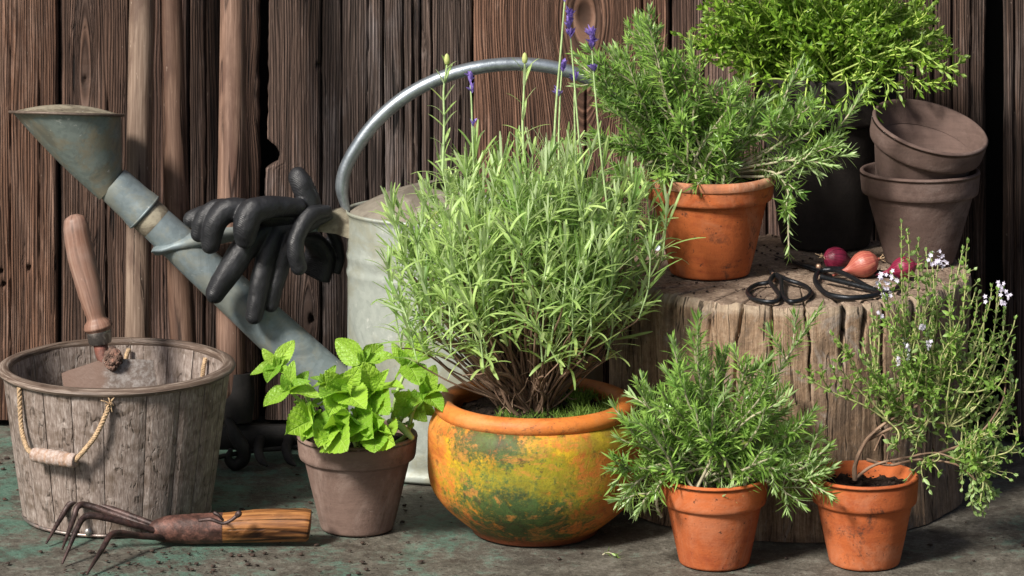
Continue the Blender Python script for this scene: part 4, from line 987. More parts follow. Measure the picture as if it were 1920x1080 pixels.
# ------------------------------------------------------------------ scissors
def scissors(label, loops, blades, rivet, r=.0025, z=SZ + .0005):
    p0 = PG(*rivet, z); t = thing('herb_scissors', p0, label, 'scissors', 'black forged scissors on the stump')
    for lp in loops:
        m = MB(); pts = [PG(x, y, z + r + dz) for x, y, dz in lp]; tube(m, pts, r, 12, n=70, rough=.04); m.build('handle_loop', M['scissor'], t)
    for bl in blades:
        m = MB(); (a0, a1, w0, w1, dz) = bl; A = PG(*a0, z + dz); B = PG(*a1, z + .001)
        dd = unit(B - A); sd = unit(np.cross(dd, [0, 0, 1])); rg = []
        for tt_ in np.linspace(0, 1, 10):
            c_ = A * (1 - tt_) + B * tt_; wd = (w0 + (w1 - w0) * tt_ ** 1.3) / 2; hh_ = .0016 * (1 - .5 * tt_)
            rg.append([c_ - sd * wd, c_ - sd * wd * .2 + [0, 0, hh_], c_ + sd * wd, c_ - [0, 0, hh_ * .6]])
        loft(m, rg); m.build('blade', M['scissor'], t)
    m = MB(); c_ = PG(rivet[0], rivet[1] + 5, z + .005); lathe(m, [(0, .004), (.0022, .0035), (.0032, .0015), (.003, -.006), (0, -.006)], c_, 16); m.build('rivet', M['copper'], t)
    return t
scissors('small black scissors whose two teardrop loops face the front of the stump', [
    [(1450, 517, .003), (1441, 529, .002), (1418, 534, 0), (1402, 546, 0), (1409, 558, 0), (1432, 565, 0), (1455, 565, 0), (1462, 556, 0), (1455, 544, .001), (1444, 527, .003), (1452, 514, .004)],
    [(1454, 517, .003), (1464, 523, .003), (1466, 545, .001), (1470, 557, 0), (1482, 565, 0), (1504, 562, 0), (1519, 552, 0), (1516, 541, 0), (1500, 532, .001), (1478, 525, .003), (1456, 515, .004)]],
    [((1452, 518), (1440, 503), .007, .001, .003), ((1453, 518), (1446, 502), .007, .001, .005)], (1451, 512))
scissors('larger black scissors with closed pointed blades and long loops near the shallots', [
    [(1545, 508, .003), (1532, 513, .002), (1530, 531, 0), (1549, 550, 0), (1577, 557, 0), (1606, 558, 0), (1638, 554, 0), (1648, 548, 0), (1630, 541, .001), (1586, 530, .003), (1540, 519, .004)],
    [(1545, 505, .004), (1566, 504, .004), (1605, 507, .002), (1652, 511, 0), (1673, 518, 0), (1687, 530, 0), (1678, 543, 0), (1652, 546, 0), (1625, 537, .002), (1597, 520, .006), (1566, 507, .006), (1545, 506, .005)]],
    [((1550, 508), (1451, 479), .012, .001, .004), ((1546, 512), (1454, 481), .010, .001, .001)], (1535, 496), r=.0029)

# ------------------------------------------------------------------ shallots
def shallotm(name, a, b):
    g = G(name); u, v, _ = g.sep(g.attr('guv')); n = g.noise(g.comb(g.math('MULTIPLY', u, 700.0), g.math('MULTIPLY', v, 30.0), g.rnd()), 1, 4, .6)
    g.col(g.mix(g.step(n, .35, .7), a, b)); g.rough(.38); g.bump(n, .5, .0008); return g.m
M['shal1'] = shallotm('shallot_purple', (.11, .007, .024), (.27, .022, .06)); M['shal2'] = shallotm('shallot_pink', (.29, .055, .045), (.45, .16, .10))
def shallot(px, py, r, d, mt, label):
    z = SZ + r * .95; c_ = P(px, py, (CH - z) * F / (py - HY)); d = unit(np.array(d)); 
    o_ = thing('shallot', c_, label, 'shallot', 'shallots on the stump')
    prof = [(0, -1.28), (.08, -1.24), (.14, -1.10), (.42, -.98), (.78, -.68), (.97, -.25), (1, .05), (.93, .42), (.72, .8), (.45, 1.12), (.25, 1.42), (.14, 1.8), (.09, 2.3), (.10, 2.6), (0, 2.65)]
    T_ = np.array([q[0] for q in prof]); zz = np.array([q[1] for q in prof]); k = np.linspace(0, len(prof) - 1, 50); pr_ = np.c_[np.interp(k, range(len(prof)), T_), np.interp(k, range(len(prof)), zz)] * r
    Rm = np.array(Vector(d).to_track_quat('Z', 'Y').to_matrix()); m = MB(); lathe(m, pr_, c_, 36, M=Rm, wob=.0008, seed=px); m.build('bulb', mt, o_)
    m = MB(); rg = np.random.default_rng(px)
    for q in range(9):
        e = unit(-d + rg.normal(0, .5, 3)); b_ = c_ - d * r * 1.2; tube(m, [b_, b_ + e * .003, b_ + e * .006 + rg.normal(0, .001, 3)], .0004, 4)
    m.build('roots', M['rope'], o_)
shallot(1567, 485, .0135, (.82, .45, -.22), M['shal1'], 'dark crimson shallot nearest the black pot')
shallot(1621, 495, .0148, (-.9, -.15, -.28), M['shal2'], 'pink shallot lying between the crimson one and the grey pot')
shallot(1695, 502, .0128, (-.8, .2, -.25), M['shal1'], 'half hidden shallot at the foot of the grey brown pot')

# ================================================================== plants
def rndpath(rng, a, b, ctrl, n=22, wob=.004):
    a, b, c_ = map(np.asarray, (a, b, ctrl)); t = np.linspace(0, 1, n)[:, None]
    p = (1 - t) ** 2 * a + 2 * t * (1 - t) * c_ + t * t * b
    f = rng.uniform(1, 2.2, 3) * PI; ph_ = rng.uniform(0, 6, 3); return p + wob * np.sin(t * f + ph_) * np.sqrt(t * (1.01 - t)) * 2

# ---- lavender
rng = np.random.default_rng(77)
base_l = LC + [-.002, -.002, LH - .022]
cc_ = P(968, 470, LC[1] - .01)
def lav_opts(): return dict(r=(.0011, .0008), spacing=.0165, per=2, axil=2, L=(.045, .044), W=.0034, ang=(64, 24), bend=(-.3, 1.35), step=1.57, nseg=6, tuft=5, sh=(.0, 1), jit=.5, shape='blade')
def out_x(t): return t[0] - LC[0]
nsh = 250; k = 0
while k < nsh:
    th_ = rng.random() * 2 * PI; ph_ = math.acos(rng.uniform(-.62, 1)); rad = rng.uniform(.35, 1) ** .5 if k % 3 else rng.uniform(.3, .75)
    d_ = np.array([math.sin(ph_) * math.cos(th_), math.sin(ph_) * math.sin(th_), math.cos(ph_)])
    tip = cc_ + d_ * np.array([.158, .118, .128 if d_[2] > 0 else .104]) * rad
    if d_[2] > 0: tip = tip + [.010, 0, 0]
    tip = tip + rng.normal(0, .006, 3)
    if tip[2] < LH + .062 or tip[2] < LH + .11 - abs(out_x(tip)) * .3: continue
    out = tip - base_l; up = np.array([0, 0, 1.0])
    ctrl = base_l + out * .5 + np.array([out[0] * .10, out[1] * .10, -.004])
    if k % 11 and tip[2] < LH + .078: continue
    b0_ = base_l + rng.normal(0, .010, 3) * [1, .8, 0]
    # leafy end grows up and outward
    dirn = unit(unit(out) * .55 + up * rng.uniform(.35, .9) + rng.normal(0, .17, 3)); ln = rng.uniform(.055, .105)
    knee = tip - dirn * ln
    if k % 11: knee[2] = max(knee[2], LH + .046 + .01 * rng.random())
    p1 = rndpath(rng, b0_, knee, ctrl * .6 + knee * .4 - [0, 0, .01], 16, .004)
    mb = MB(); tube(mb, p1, np.linspace(.0017, .0010, 16) * rng.uniform(.7, 1.2), 5, 0, cap=False, rough=.15, seed=k)
    p2 = np.vstack([p1[-1], knee + dirn * ln * .5 + rng.normal(0, .003, 3), tip])
    sprig(mb, smoothpath(p2, 14), rng, mi_s=1, mi_l=2, start=.0, **lav_opts())
    mb.build('shoot', [M['twig'], M['lavstem'], M['lav']], lav); k += 1
# woody tangle at the foot
for q in range(40):
    t_ = rng.random() * 2 * PI; rr_ = rng.uniform(.02, .105); ed = base_l + [rr_ * math.cos(t_) * 1.05, rr_ * math.sin(t_) * .8, rng.uniform(.055, .11)]
    p_ = rndpath(rng, base_l + rng.normal(0, .008, 3) * [1, 1, 0], ed, base_l + [(ed - base_l)[0] * .42, (ed - base_l)[1] * .42, .018 + .03 * rng.random()], 18, .007)
    mb = MB(); r0_ = rng.uniform(.0016, .0034); tube(mb, p_, np.linspace(r0_, r0_ * .5, 18), 7, rough=.2, seed=q)
    for s_ in range(4):
        i_ = rng.integers(5, 17); e_ = p_[i_] + unit(rng.normal(0, 1, 3) + [0, 0, 1]) * rng.uniform(.015, .035); tube(mb, rndpath(rng, p_[i_], e_, (p_[i_] + e_) / 2 + rng.normal(0, .004, 3), 8, .002), np.linspace(.0009, .0005, 8), 5)
    mb.build('woody_stem', M['twig'], lav)
for pts in ([(1000, 735), (960, 728), (925, 716), (880, 665), (800, 625)], [(1020, 742), (985, 742), (935, 735), (880, 690)], [(1045, 735), (1090, 690), (1130, 640), (1150, 600)], [(1000, 740), (965, 722), (950, 735), (930, 742)]):
    n_ = len(pts); mb = MB(); tube(mb, [P(x, y, LC[1] - .012 * i_ / n_ - .015) for i_, (x, y) in enumerate(pts)], [.0042, .0034, .0028, .0018], 9, n=30, rough=.2, seed=n_); mb.build('woody_stem', M['twig'], lav)
# tall shoots and flower stalks
def stalk(pts, flowers, Y, leafy=False, budtip=False, r=.0013):
    mb = MB(); path = smoothpath([P(x, y, Y) for x, y in pts], 30); tube(mb, path, np.linspace(r, r * .6, 30), 7, 0)
    o = mb.build('flower_stalk', [M['lavstem']], lav)
    rg = np.random.default_rng(int(pts[0][0]))
    for (x, y, hgt, n_) in flowers:
        m = MB(); c_ = P(x, y, Y - .001); bl, dl, nl_, Ll = [], [], [], []
        for q in range(n_):
            zf = rg.random(); t_ = rg.random() * 6.28; al = math.radians(rg.uniform(25, 75)); R_ = np.array([math.cos(t_), math.sin(t_), 0]); T_ = np.array([.05, 0, 1.])
            bl.append(c_ + [0, 0, (zf - .5) * hgt]); dl.append(math.cos(al) * T_ + math.sin(al) * R_); nl_.append(math.sin(al) * T_ - math.cos(al) * R_); Ll.append(rg.uniform(.008, .013))
        leaves(m, np.array(bl), unit(dl), unit(nl_), np.array(Ll), .0052, -.5, rg.random(n_), 0, 3, 'ellip', .9)
        m.build('blossom', [M['purple']], o)
    if budtip:
        m = MB(); p_ = path[-1]; lathe(m, [(0, 0), (.0028, .002), (.0034, .006), (.0022, .011), (0, .013)], p_, 10); m.build('bud', [M['bud']], o)
    if leafy:
        m = MB(); sprig(m, path, rg, r=(.0016, .001), spacing=.016, per=2, L=(.03, .026), W=.0032, ang=(40, 25), bend=(.1, .9), start=.25, nseg=5, tuft=0, sh=(.3, 1), mi_s=0, mi_l=1); m.build('leafy_stem', [M['lavstem'], M['lav']], o)
LY = LC[1]
stalk([(1100, 430), (1085, 250), (1075, 130), (1068, 50)], [(1067, 42, .016, 34), (1069, 70, .004, 9)], LY - .02)
stalk([(1150, 480), (1128, 300), (1115, 160), (1110, 95)], [(1109, 80, .018, 38), (1113, 134, .004, 8)], LY - .03)
stalk([(1058, 480), (1048, 300), (1050, 190), (1054, 125)], [(1055, 130, .007, 12), (1048, 178, .003, 5)], LY - .01)
stalk([(1085, 480), (1080, 300), (1077, 200), (1078, 160)], [(1078, 153, .004, 6)], LY)
stalk([(1035, 500), (1040, 250), (1052, 90), (1060, -10)], [(1059, 2, .006, 8)], LY - .03, r=.0016)
stalk([(890, 360), (886, 250), (884, 190), (882, 160)], [(882, 152, .007, 10), (885, 172, .004, 6), (887, 236, .003, 4)], LY - .01)
stalk([(830, 320), (833, 230), (832, 170), (838, 122)], [], LY - .02, True, True, .0016)
stalk([(985, 330), (980, 240), (982, 180), (984, 120)], [], LY - .01, True, True, .0016)
# moss and grass on the soil
mb = MB(); rg = np.random.default_rng(6); n_ = 3800
t_ = rg.random(n_) * 6.28; rr_ = np.sqrt(rg.random(n_)) * (LR - .026)
bx_ = rr_ * np.cos(t_); by_ = rr_ * np.sin(t_); keep = (vn(bx_ * 60 + 9, by_ * 60 + 3, 2) > .36) & (bx_ > -.04) ; bx_, by_ = bx_[keep], by_[keep]; n_ = len(bx_)
bb = np.c_[LC[0] + bx_, LC[1] + by_, np.full(n_, LC[2] + LH - .015)]
dd = unit(np.c_[rg.normal(0, .6, n_), rg.normal(0, .6, n_), np.full(n_, 1.)]); sd_ = unit(np.cross(dd, rg.normal(0, 1, (n_, 3))))
leaves(mb, bb, dd, sd_, rg.uniform(.004, .011, n_) * np.where(bx_ > .045, 1.7, 1), .0012, rg.uniform(-.8, .8, n_), rg.random(n_), 0, 2); mb.build('moss', M['moss'], lav, kind='stuff')

# ---- rosemary
def rosopt(**k):
    d = dict(r=(.0020, .0010), spacing=.0036, per=2, axil=1, L=(.0165, .019), W=.0023, ang=(72, 28), bend=(-.25, .55), step=1.25, nseg=3, tuft=9, sh=(0, 1), jit=.4, start=.25); d.update(k); return d
def inpoly(x, y, poly):
    c_ = False; n_ = len(poly)
    for i in range(n_):
        (x0, y0), (x1, y1) = poly[i], poly[i - 1]
        if (y0 > y) != (y1 > y) and x < (x1 - x0) * (y - y0) / (y1 - y0) + x0: c_ = not c_
    return c_
def fillpoly(parent, rng, n, poly, base, Yc, depth, mats, opt, name='sprig', lift=.35, side=.5, wob=.006, minlen=.03, sprlen=None, brad_=.02, side_shoots=0):
    xs = [p[0] for p in poly]; ys = [p[1] for p in poly]; k = 0
    while k < n:
        x, y = rng.uniform(min(xs), max(xs)), rng.uniform(min(ys), max(ys))
        if not inpoly(x, y, poly): continue
        tip = P(x, y, Yc + rng.uniform(-1, 1) * depth); b_ = np.asarray(base) + np.array([rng.normal(0, brad_), rng.normal(0, brad_), 0])
        out = tip - b_
        if np.linalg.norm(out) < minlen: b_ = b_ - [0, 0, .03]
        ctrl = b_ + np.array([out[0] * side, out[1] * side, max(out[2], 0) * lift * 1.1 + .02 + abs(out[0]) * .12])
        path = rndpath(rng, b_, tip, ctrl, 22, wob)
        # tips turn up
        up = np.linspace(0, 1, 22)[:, None] ** 3 * np.array([0, 0, .012]); path = path + up
        mb = MB(); o_ = dict(opt)
        if sprlen: o_['start'] = max(.05, 1 - rng.uniform(*sprlen) / max(.02, np.linalg.norm(np.diff(path, axis=0), axis=1).sum()))
        sprig(mb, path, rng, **o_)
        for s_ in range(side_shoots):
            i_ = rng.integers(7, 19); tdir = unit(path[i_ + 1] - path[i_]); e_ = path[i_] + unit(tdir + rng.normal(0, .55, 3) + [0, 0, .35]) * rng.uniform(.018, .038)
            so = dict(o_); so.update(start=.1, r=(.0009, .0006), tuft=6); sprig(mb, rndpath(rng, path[i_], e_, (path[i_] + e_) / 2 + rng.normal(0, .003, 3), 10, .001), rng, **so)
        mb.build(name, mats, parent); k += 1
RM = [M['rosstem'], M['ros']]
rng = np.random.default_rng(15)
rb_ = RC + [-.005, 0, RH - .015]
poly = [(1085, 110), (1135, 90), (1190, 70), (1215, 40), (1245, 60), (1280, 120), (1340, 150), (1400, 170), (1450, 200), (1420, 260), (1400, 300), (1300, 310), (1220, 320), (1190, 370), (1150, 330), (1120, 290), (1125, 220), (1110, 180), (1080, 140)]
fillpoly(ros, rng, 80, poly, rb_, RC[1] - .01, .07, RM, rosopt(), sprlen=(.06, .11), side_shoots=2)
def named(parent, list_, mats, opt, Y0, Y1, seed, name='sprig', ss=3):
    rg = np.random.default_rng(seed)
    for pts in list_:
        n_ = len(pts); path = smoothpath([P(x, y, Y0 + (Y1 - Y0) * i / max(1, n_ - 1)) for i, (x, y) in enumerate(pts)], 26); mb = MB(); sprig(mb, path, rg, **opt)
        for s_ in range(ss):
            i_ = rg.integers(10, 23); tdir = unit(path[i_ + 1] - path[i_]); e_ = path[i_] + unit(tdir + rg.normal(0, .5, 3) + [0, 0, .2]) * rg.uniform(.02, .04)
            so = dict(opt); so.update(start=.1, r=(.0009, .0006), tuft=6); sprig(mb, rndpath(rg, path[i_], e_, (path[i_] + e_) / 2, 10, .001), rg, **so)
        mb.build(name, mats, parent)
named(ros, [
    [(1320, 320), (1270, 240), (1230, 130), (1210, 45)], [(1310, 320), (1250, 220), (1180, 150), (1085, 105)], [(1310, 325), (1230, 250), (1170, 190), (1120, 150)],
    [(1340, 320), (1400, 270), (1450, 220), (1500, 120)], [(1350, 325), (1430, 300), (1520, 290), (1580, 230), (1620, 170)], [(1360, 325), (1430, 290), (1480, 250), (1510, 190)],
    [(1350, 325), (1420, 310), (1500, 300), (1560, 310)], [(1350, 322), (1440, 280), (1500, 260), (1555, 215)], [(1360, 330), (1440, 330), (1490, 310), (1540, 270)],
    [(1300, 330), (1230, 310), (1170, 330), (1150, 370)], [(1300, 330), (1230, 330), (1195, 380), (1200, 440), (1225, 420)], [(1300, 325), (1215, 280), (1150, 270), (1120, 250)],
    [(1330, 325), (1330, 260), (1360, 210), (1390, 170)], [(1340, 325), (1300, 240), (1310, 160), (1300, 110)], [(1355, 325), (1440, 320), (1475, 350), (1478, 400)],
    [(1300, 320), (1270, 300), (1260, 320), (1250, 335)], [(1330, 320), (1335, 300), (1330, 320), (1325, 330)], [(1330, 320), (1390, 260), (1440, 250), (1470, 200)],
    [(1300, 320), (1240, 260), (1200, 180), (1175, 110)], [(1300, 320), (1220, 280), (1180, 230), (1130, 200)], [(1290, 320), (1230, 300), (1190, 340), (1175, 400)]],
    RM, rosopt(start=.3, spacing=.0032), RC[1] - .02, RC[1] - .06, 5)
named(ros, [[(1380, 325), (1450, 330), (1480, 370), (1478, 430), (1480, 478)]], RM, rosopt(start=.45, spacing=.006, axil=0, L=(.012, .016), tuft=3), RC[1], RC[1] - .02, 6, ss=0)

rng = np.random.default_rng(25)
qb = QC + [0, 0, QH - .015]
poly = [(1190, 870), (1160, 890), (1185, 830), (1200, 760), (1240, 740), (1265, 690), (1330, 670), (1400, 690), (1440, 720), (1470, 760), (1500, 840), (1545, 850), (1530, 880), (1470, 900), (1400, 890), (1300, 895), (1240, 900)]
fillpoly(ros2, rng, 75, poly, qb, QC[1] - .01, .06, RM, rosopt(L=(.017, .019)), sprlen=(.055, .10), side_shoots=2)
named(ros2, [
    [(1340, 890), (1310, 800), (1280, 720), (1262, 645)], [(1345, 890), (1330, 790), (1310, 700), (1308, 625)], [(1350, 890), (1400, 800), (1470, 680), (1532, 585)],
    [(1330, 890), (1270, 820), (1220, 770), (1195, 720)], [(1350, 890), (1370, 800), (1390, 720), (1400, 680)], [(1350, 895), (1430, 880), (1500, 880), (1550, 840)],
    [(1330, 895), (1250, 880), (1200, 900), (1165, 935)], [(1330, 895), (1260, 870), (1200, 880), (1150, 880)], [(1355, 895), (1430, 900), (1470, 920), (1475, 950)],
    [(1330, 890), (1250, 860), (1200, 830), (1180, 800)], [(1350, 895), (1440, 880), (1490, 900), (1535, 890)], [(1340, 895), (1280, 880), (1230, 910), (1200, 950)],
    [(1350, 890), (1420, 820), (1450, 760), (1470, 730)], [(1350, 890), (1440, 850), (1480, 810), (1510, 790)]], RM, rosopt(start=.3, spacing=.0034), QC[1] - .01, QC[1] - .05, 9)

# ---- savory in the black pot
rng = np.random.default_rng(35)
SM = [M['savstem'], M['sav']]; vb = VC + [0, 0, VH - .015]
so_ = dict(r=(.0013, .0008), spacing=.0085, per=2, axil=2, L=(.0150, .0125), W=.0040, ang=(62, 30), bend=(-.2, .6), step=1.57, nseg=3, tuft=6, sh=(0, 1), shape='lance', start=.3)
poly = [(1290, 90), (1320, 30), (1340, -20), (1400, -60), (1700, -60), (1740, 20), (1770, 80), (1780, 120), (1740, 150), (1680, 160), (1640, 175), (1560, 150), (1500, 175), (1440, 160), (1380, 150), (1320, 140)]
fillpoly(sav, rng, 235, poly, vb, VC[1] - .02, .085, SM, so_, sprlen=(.06, .12), side_shoots=2, name='stem', wob=.01, brad_=.03, lift=.5)
named(sav, [
    [(1540, 150), (1400, 60), (1340, 90), (1270, 65)], [(1540, 150), (1430, 110), (1350, 95), (1300, 110)], [(1560, 150), (1680, 100), (1740, 110), (1800, 138)], [(1560, 150), (1650, 60), (1700, 50), (1735, 38)],
    [(1560, 150), (1640, 90), (1700, 90), (1760, 130)], [(1530, 150), (1520, 160), (1535, 200), (1530, 240)], [(1550, 150), (1560, 165), (1600, 175), (1640, 165)], [(1550, 150), (1650, 120), (1720, 150), (1760, 165)],
    [(1510, 150), (1470, 150), (1450, 190), (1455, 225)], [(1540, 150), (1600, 40), (1650, 10), (1700, -20)], [(1540, 150), (1480, 80), (1440, 30), (1400, -20)], [(1530, 150), (1440, 100), (1400, 40), (1340, 30)]],
    SM, dict(so_, start=.35), VC[1] - .03, VC[1] - .09, 12, name='stem', ss=3)
named(sav, [[(1500, 150), (1480, 140), (1465, 175), (1470, 215)], [(1520, 150), (1515, 145), (1510, 180), (1500, 225)], [(1560, 150), (1580, 140), (1590, 165), (1585, 200)], [(1600, 150), (1640, 135), (1665, 160), (1660, 190)],
    [(1590, 150), (1610, 140), (1625, 160), (1630, 185)], [(1480, 150), (1440, 150), (1420, 180), (1425, 205)], [(1540, 150), (1545, 150), (1548, 175), (1545, 205)], [(1560, 140), (1690, 90), (1750, 115), (1785, 150)]],
    SM, dict(so_, start=.3), VC[1] - .07, VC[1] - .10, 13, name='stem', ss=2)

# ---- thyme
rng = np.random.default_rng(45)
TM = [M['thystem'], M['thy']]; tb = TC + [-.012, 0, TH - .018]
to_ = dict(r=(.0010, .0007), spacing=.0110, per=2, axil=2, L=(.0098, .0074), W=.0038, ang=(68, 35), bend=(-.2, .5), step=1.57, nseg=3, tuft=5, sh=(0, 1), shape='lance', start=.12)
TY_ = TC[1] - .005
branches = [
    ([(1603, 900), (1604, 870), (1625, 825), (1665, 790), (1720, 760), (1760, 720)], .0027), ([(1625, 825), (1680, 800), (1740, 790), (1800, 800)], .0022),
    ([(1606, 895), (1640, 872), (1700, 858), (1760, 850), (1830, 880)], .0017), ([(1625, 862), (1670, 872), (1720, 862), (1790, 870), (1830, 900)], .0018),
    ([(1665, 790), (1660, 750), (1655, 700)], .0016), ([(1760, 850), (1830, 820), (1880, 750), (1885, 680)], .0016), ([(1640, 845), (1655, 815), (1665, 840), (1662, 870)], .0010)]
for i, (pts, r_) in enumerate(branches):
    mb = MB(); n_ = len(pts); tube(mb, [P(x, y, TY_ - .01 * (j / n_)) for j, (x, y) in enumerate(pts)], np.linspace(r_, r_ * .45, n_), 8, n=30, rough=.22, seed=i); mb.build('woody_stem', M['twig'], thy)
starts = [(1665, 790), (1700, 770), (1740, 745), (1720, 790), (1780, 798), (1760, 850), (1790, 862), (1820, 870), (1700, 858), (1760, 720), (1740, 790), (1820, 830)]
tips = [(1700, 435), (1735, 470), (1760, 495), (1805, 470), (1650, 540), (1665, 560), (1690, 520), (1830, 560), (1780, 560), (1880, 545), (1850, 580), (1840, 620), (1640, 600), (1620, 640), (1590, 655), (1720, 560),
        (1745, 600), (1775, 610), (1700, 620), (1680, 660), (1735, 650), (1790, 640), (1820, 650), (1860, 640), (1895, 680), (1905, 720), (1870, 700), (1650, 700), (1630, 680), (1690, 700), (1760, 690),
        (1800, 700), (1830, 720), (1880, 760), (1905, 790), (1860, 800), (1890, 740), (1780, 760), (1740, 730), (1710, 740), (1830, 780), (1850, 840), (1870, 870), (1830, 930), (1845, 950), (1800, 900), (1810, 860),
        (1780, 820), (1760, 790), (1700, 810), (1680, 830), (1720, 830), (1790, 850), (1840, 880), (1745, 870), (1855, 910), (1670, 740), (1655, 770), (1725, 700), (1700, 670), (1765, 655), (1880, 600), (1800, 590)]
for i, (x, y) in enumerate(tips * 2):
    jx, jy = (rng.normal(0, 18), rng.normal(0, 20)) if i >= len(tips) else (0, 0)
    x, y = x + jx, y + jy; d2 = [((sx - x) ** 2 + .4 * (sy - y) ** 2, k_) for k_, (sx, sy) in enumerate(starts)]
    sx, sy = starts[sorted(d2)[rng.integers(0, 3)][1]]; A = P(sx, sy, TY_ - .01); B = P(x, y, TY_ + rng.uniform(-.05, .05))
    ctrl = (A + B) / 2 + np.array([(B - A)[0] * .3, 0, -.01]) + rng.normal(0, .006, 3)
    mb = MB(); path = rndpath(rng, A, B, ctrl, 22, .004); sprig(mb, path, rng, **to_)
    for s_ in range(2):
        i_ = rng.integers(7, 20); e_ = path[i_] + unit(unit(path[i_ + 1] - path[i_]) + rng.normal(0, .6, 3)) * rng.uniform(.012, .028); so = dict(to_); so.update(start=.2, r=(.0006, .0004), tuft=5); sprig(mb, rndpath(rng, path[i_], e_, (path[i_] + e_) / 2, 8, .001), rng, **so)
    mb.build('stem', TM, thy)
named(thy, [[(1665, 790), (1620, 760), (1560, 735), (1500, 700)], [(1660, 780), (1600, 720), (1570, 680), (1585, 655)], [(1600, 750), (1575, 720), (1560, 690)], [(1560, 735), (1545, 715), (1540, 690)], [(1620, 760), (1640, 700), (1640, 660)], [(1540, 725), (1522, 710), (1520, 690)], [(1590, 750), (1600, 720), (1610, 700)]], TM, dict(to_, start=.25), TY_ - .01, TY_ - .03, 14, name='stem', ss=0)
rg = np.random.default_rng(9)
for (x, y, n_, hgt) in [(1653, 525, 16, .010), (1668, 528, 14, .010), (1757, 482, 12, .008), (1763, 495, 10, .008), (1876, 540, 10, .006), (1888, 548, 8, .006), (1880, 572, 6, .004), (1852, 560, 4, .003), (1692, 642, 6, .004), (1700, 655, 5, .004), (1743, 645, 7, .004), (1728, 612, 5, .004), (1652, 592, 5, .004), (1700, 668, 4, .004), (1660, 560, 5, .005), (1748, 487, 6, .006), (1685, 675, 5, .003)]:
    m = MB(); c_ = P(x, y, TY_ - .03); n5 = n_
    for q in range(n5):
        p_ = c_ + rg.normal(0, 1, 3) * [hgt * .45, hgt * .4, hgt * .55]; ax0 = unit(rg.normal(0, 1, 3) + [0, -1, .5]); e1x = unit(np.cross(ax0, [.3, .2, 1])); e2x = np.cross(ax0, e1x)
        t_ = np.arange(5) / 5 * 2 * PI + rg.random(); dl = np.cos(t_)[:, None] * e1x + np.sin(t_)[:, None] * e2x + ax0 * .4
        leaves(m, np.repeat(p_[None], 5, 0), unit(dl), unit(ax0 - dl * .4), .0028, .0018, .3, rg.random(5), 0, 2, 'ellip', .1)
    m.build('blossom', M['white'], thy)

# ---- mint
def mint_leaf_mesh(seed):
    rg = np.random.default_rng(seed); nv, nu = 27, 15; v = np.linspace(0, 1, nv); prof = np.sin(PI * v ** .78) ** .72; prof[0] = .06; prof[-1] = .01
    ser = 1 - .085 * (np.arange(nv) % 2); ser[0] = ser[-1] = 1
    U, Vv = np.meshgrid(np.linspace(-1, 1, nu), v); wd = .31 * prof[:, None] * np.where(np.abs(U) > .95, ser[:, None], 1)
    X = U * wd; Z = Vv.copy() - .035 * np.abs(U) * 0
    cup = .16 * np.abs(U) ** 1.3 * prof[:, None]; curl = -.20 * Vv ** 2 + .04 * np.sin(Vv * 9 + seed) * np.abs(U)
    vein = .016 * np.abs(np.sin((Vv - .42 * .4 * np.abs(U)) * PI * 6.2)) * (1 - np.abs(U) ** 4) * (np.abs(U) > .05)
    D = cup * rg.uniform(.4, 1.1) + curl * rg.uniform(.4, 1.4) + vein + .012 * fbm(U * 3 + seed, Vv * 5, seed)
    m = MB(); m.add(np.stack([X, Z, D], -1), gridfaces(nv, nu, False), 0, np.stack([U * prof[:, None], Vv], -1)); return m.mesh('leaf', [M['mint']])
MLS = [mint_leaf_mesh(i) for i in range(7)]
rng = np.random.default_rng(5)
def mleaf(stem, a, b, face=None, wid=1.0):
    """leaf from point a (foot) to b (tip)"""
    a = np.asarray(a, float); b = np.asarray(b, float); d = b - a; L = np.linalg.norm(d); d = d / L
    f = np.array([-.15, -.75, .65]) if face is None else np.asarray(face, float); f = f + rng.normal(0, .12, 3)
    f = unit(f - d * np.dot(f, d)); s = np.cross(d, f)
    o = bpy.data.objects.new('leaf', MLS[rng.integers(0, 7)]); COL.objects.link(o)
    Mx = Matrix(((s[0] * L * wid, d[0] * L, f[0] * L, a[0]), (s[1] * L * wid, d[1] * L, f[1] * L, a[1]), (s[2] * L * wid, d[2] * L, f[2] * L, a[2]), (0, 0, 0, 1)))
    o.parent = stem; o.matrix_parent_inverse = Matrix.Translation(-world_loc(stem)); o.matrix_basis = Mx
MY = MC[1]; sb = MC + [0, 0, MH - .014]
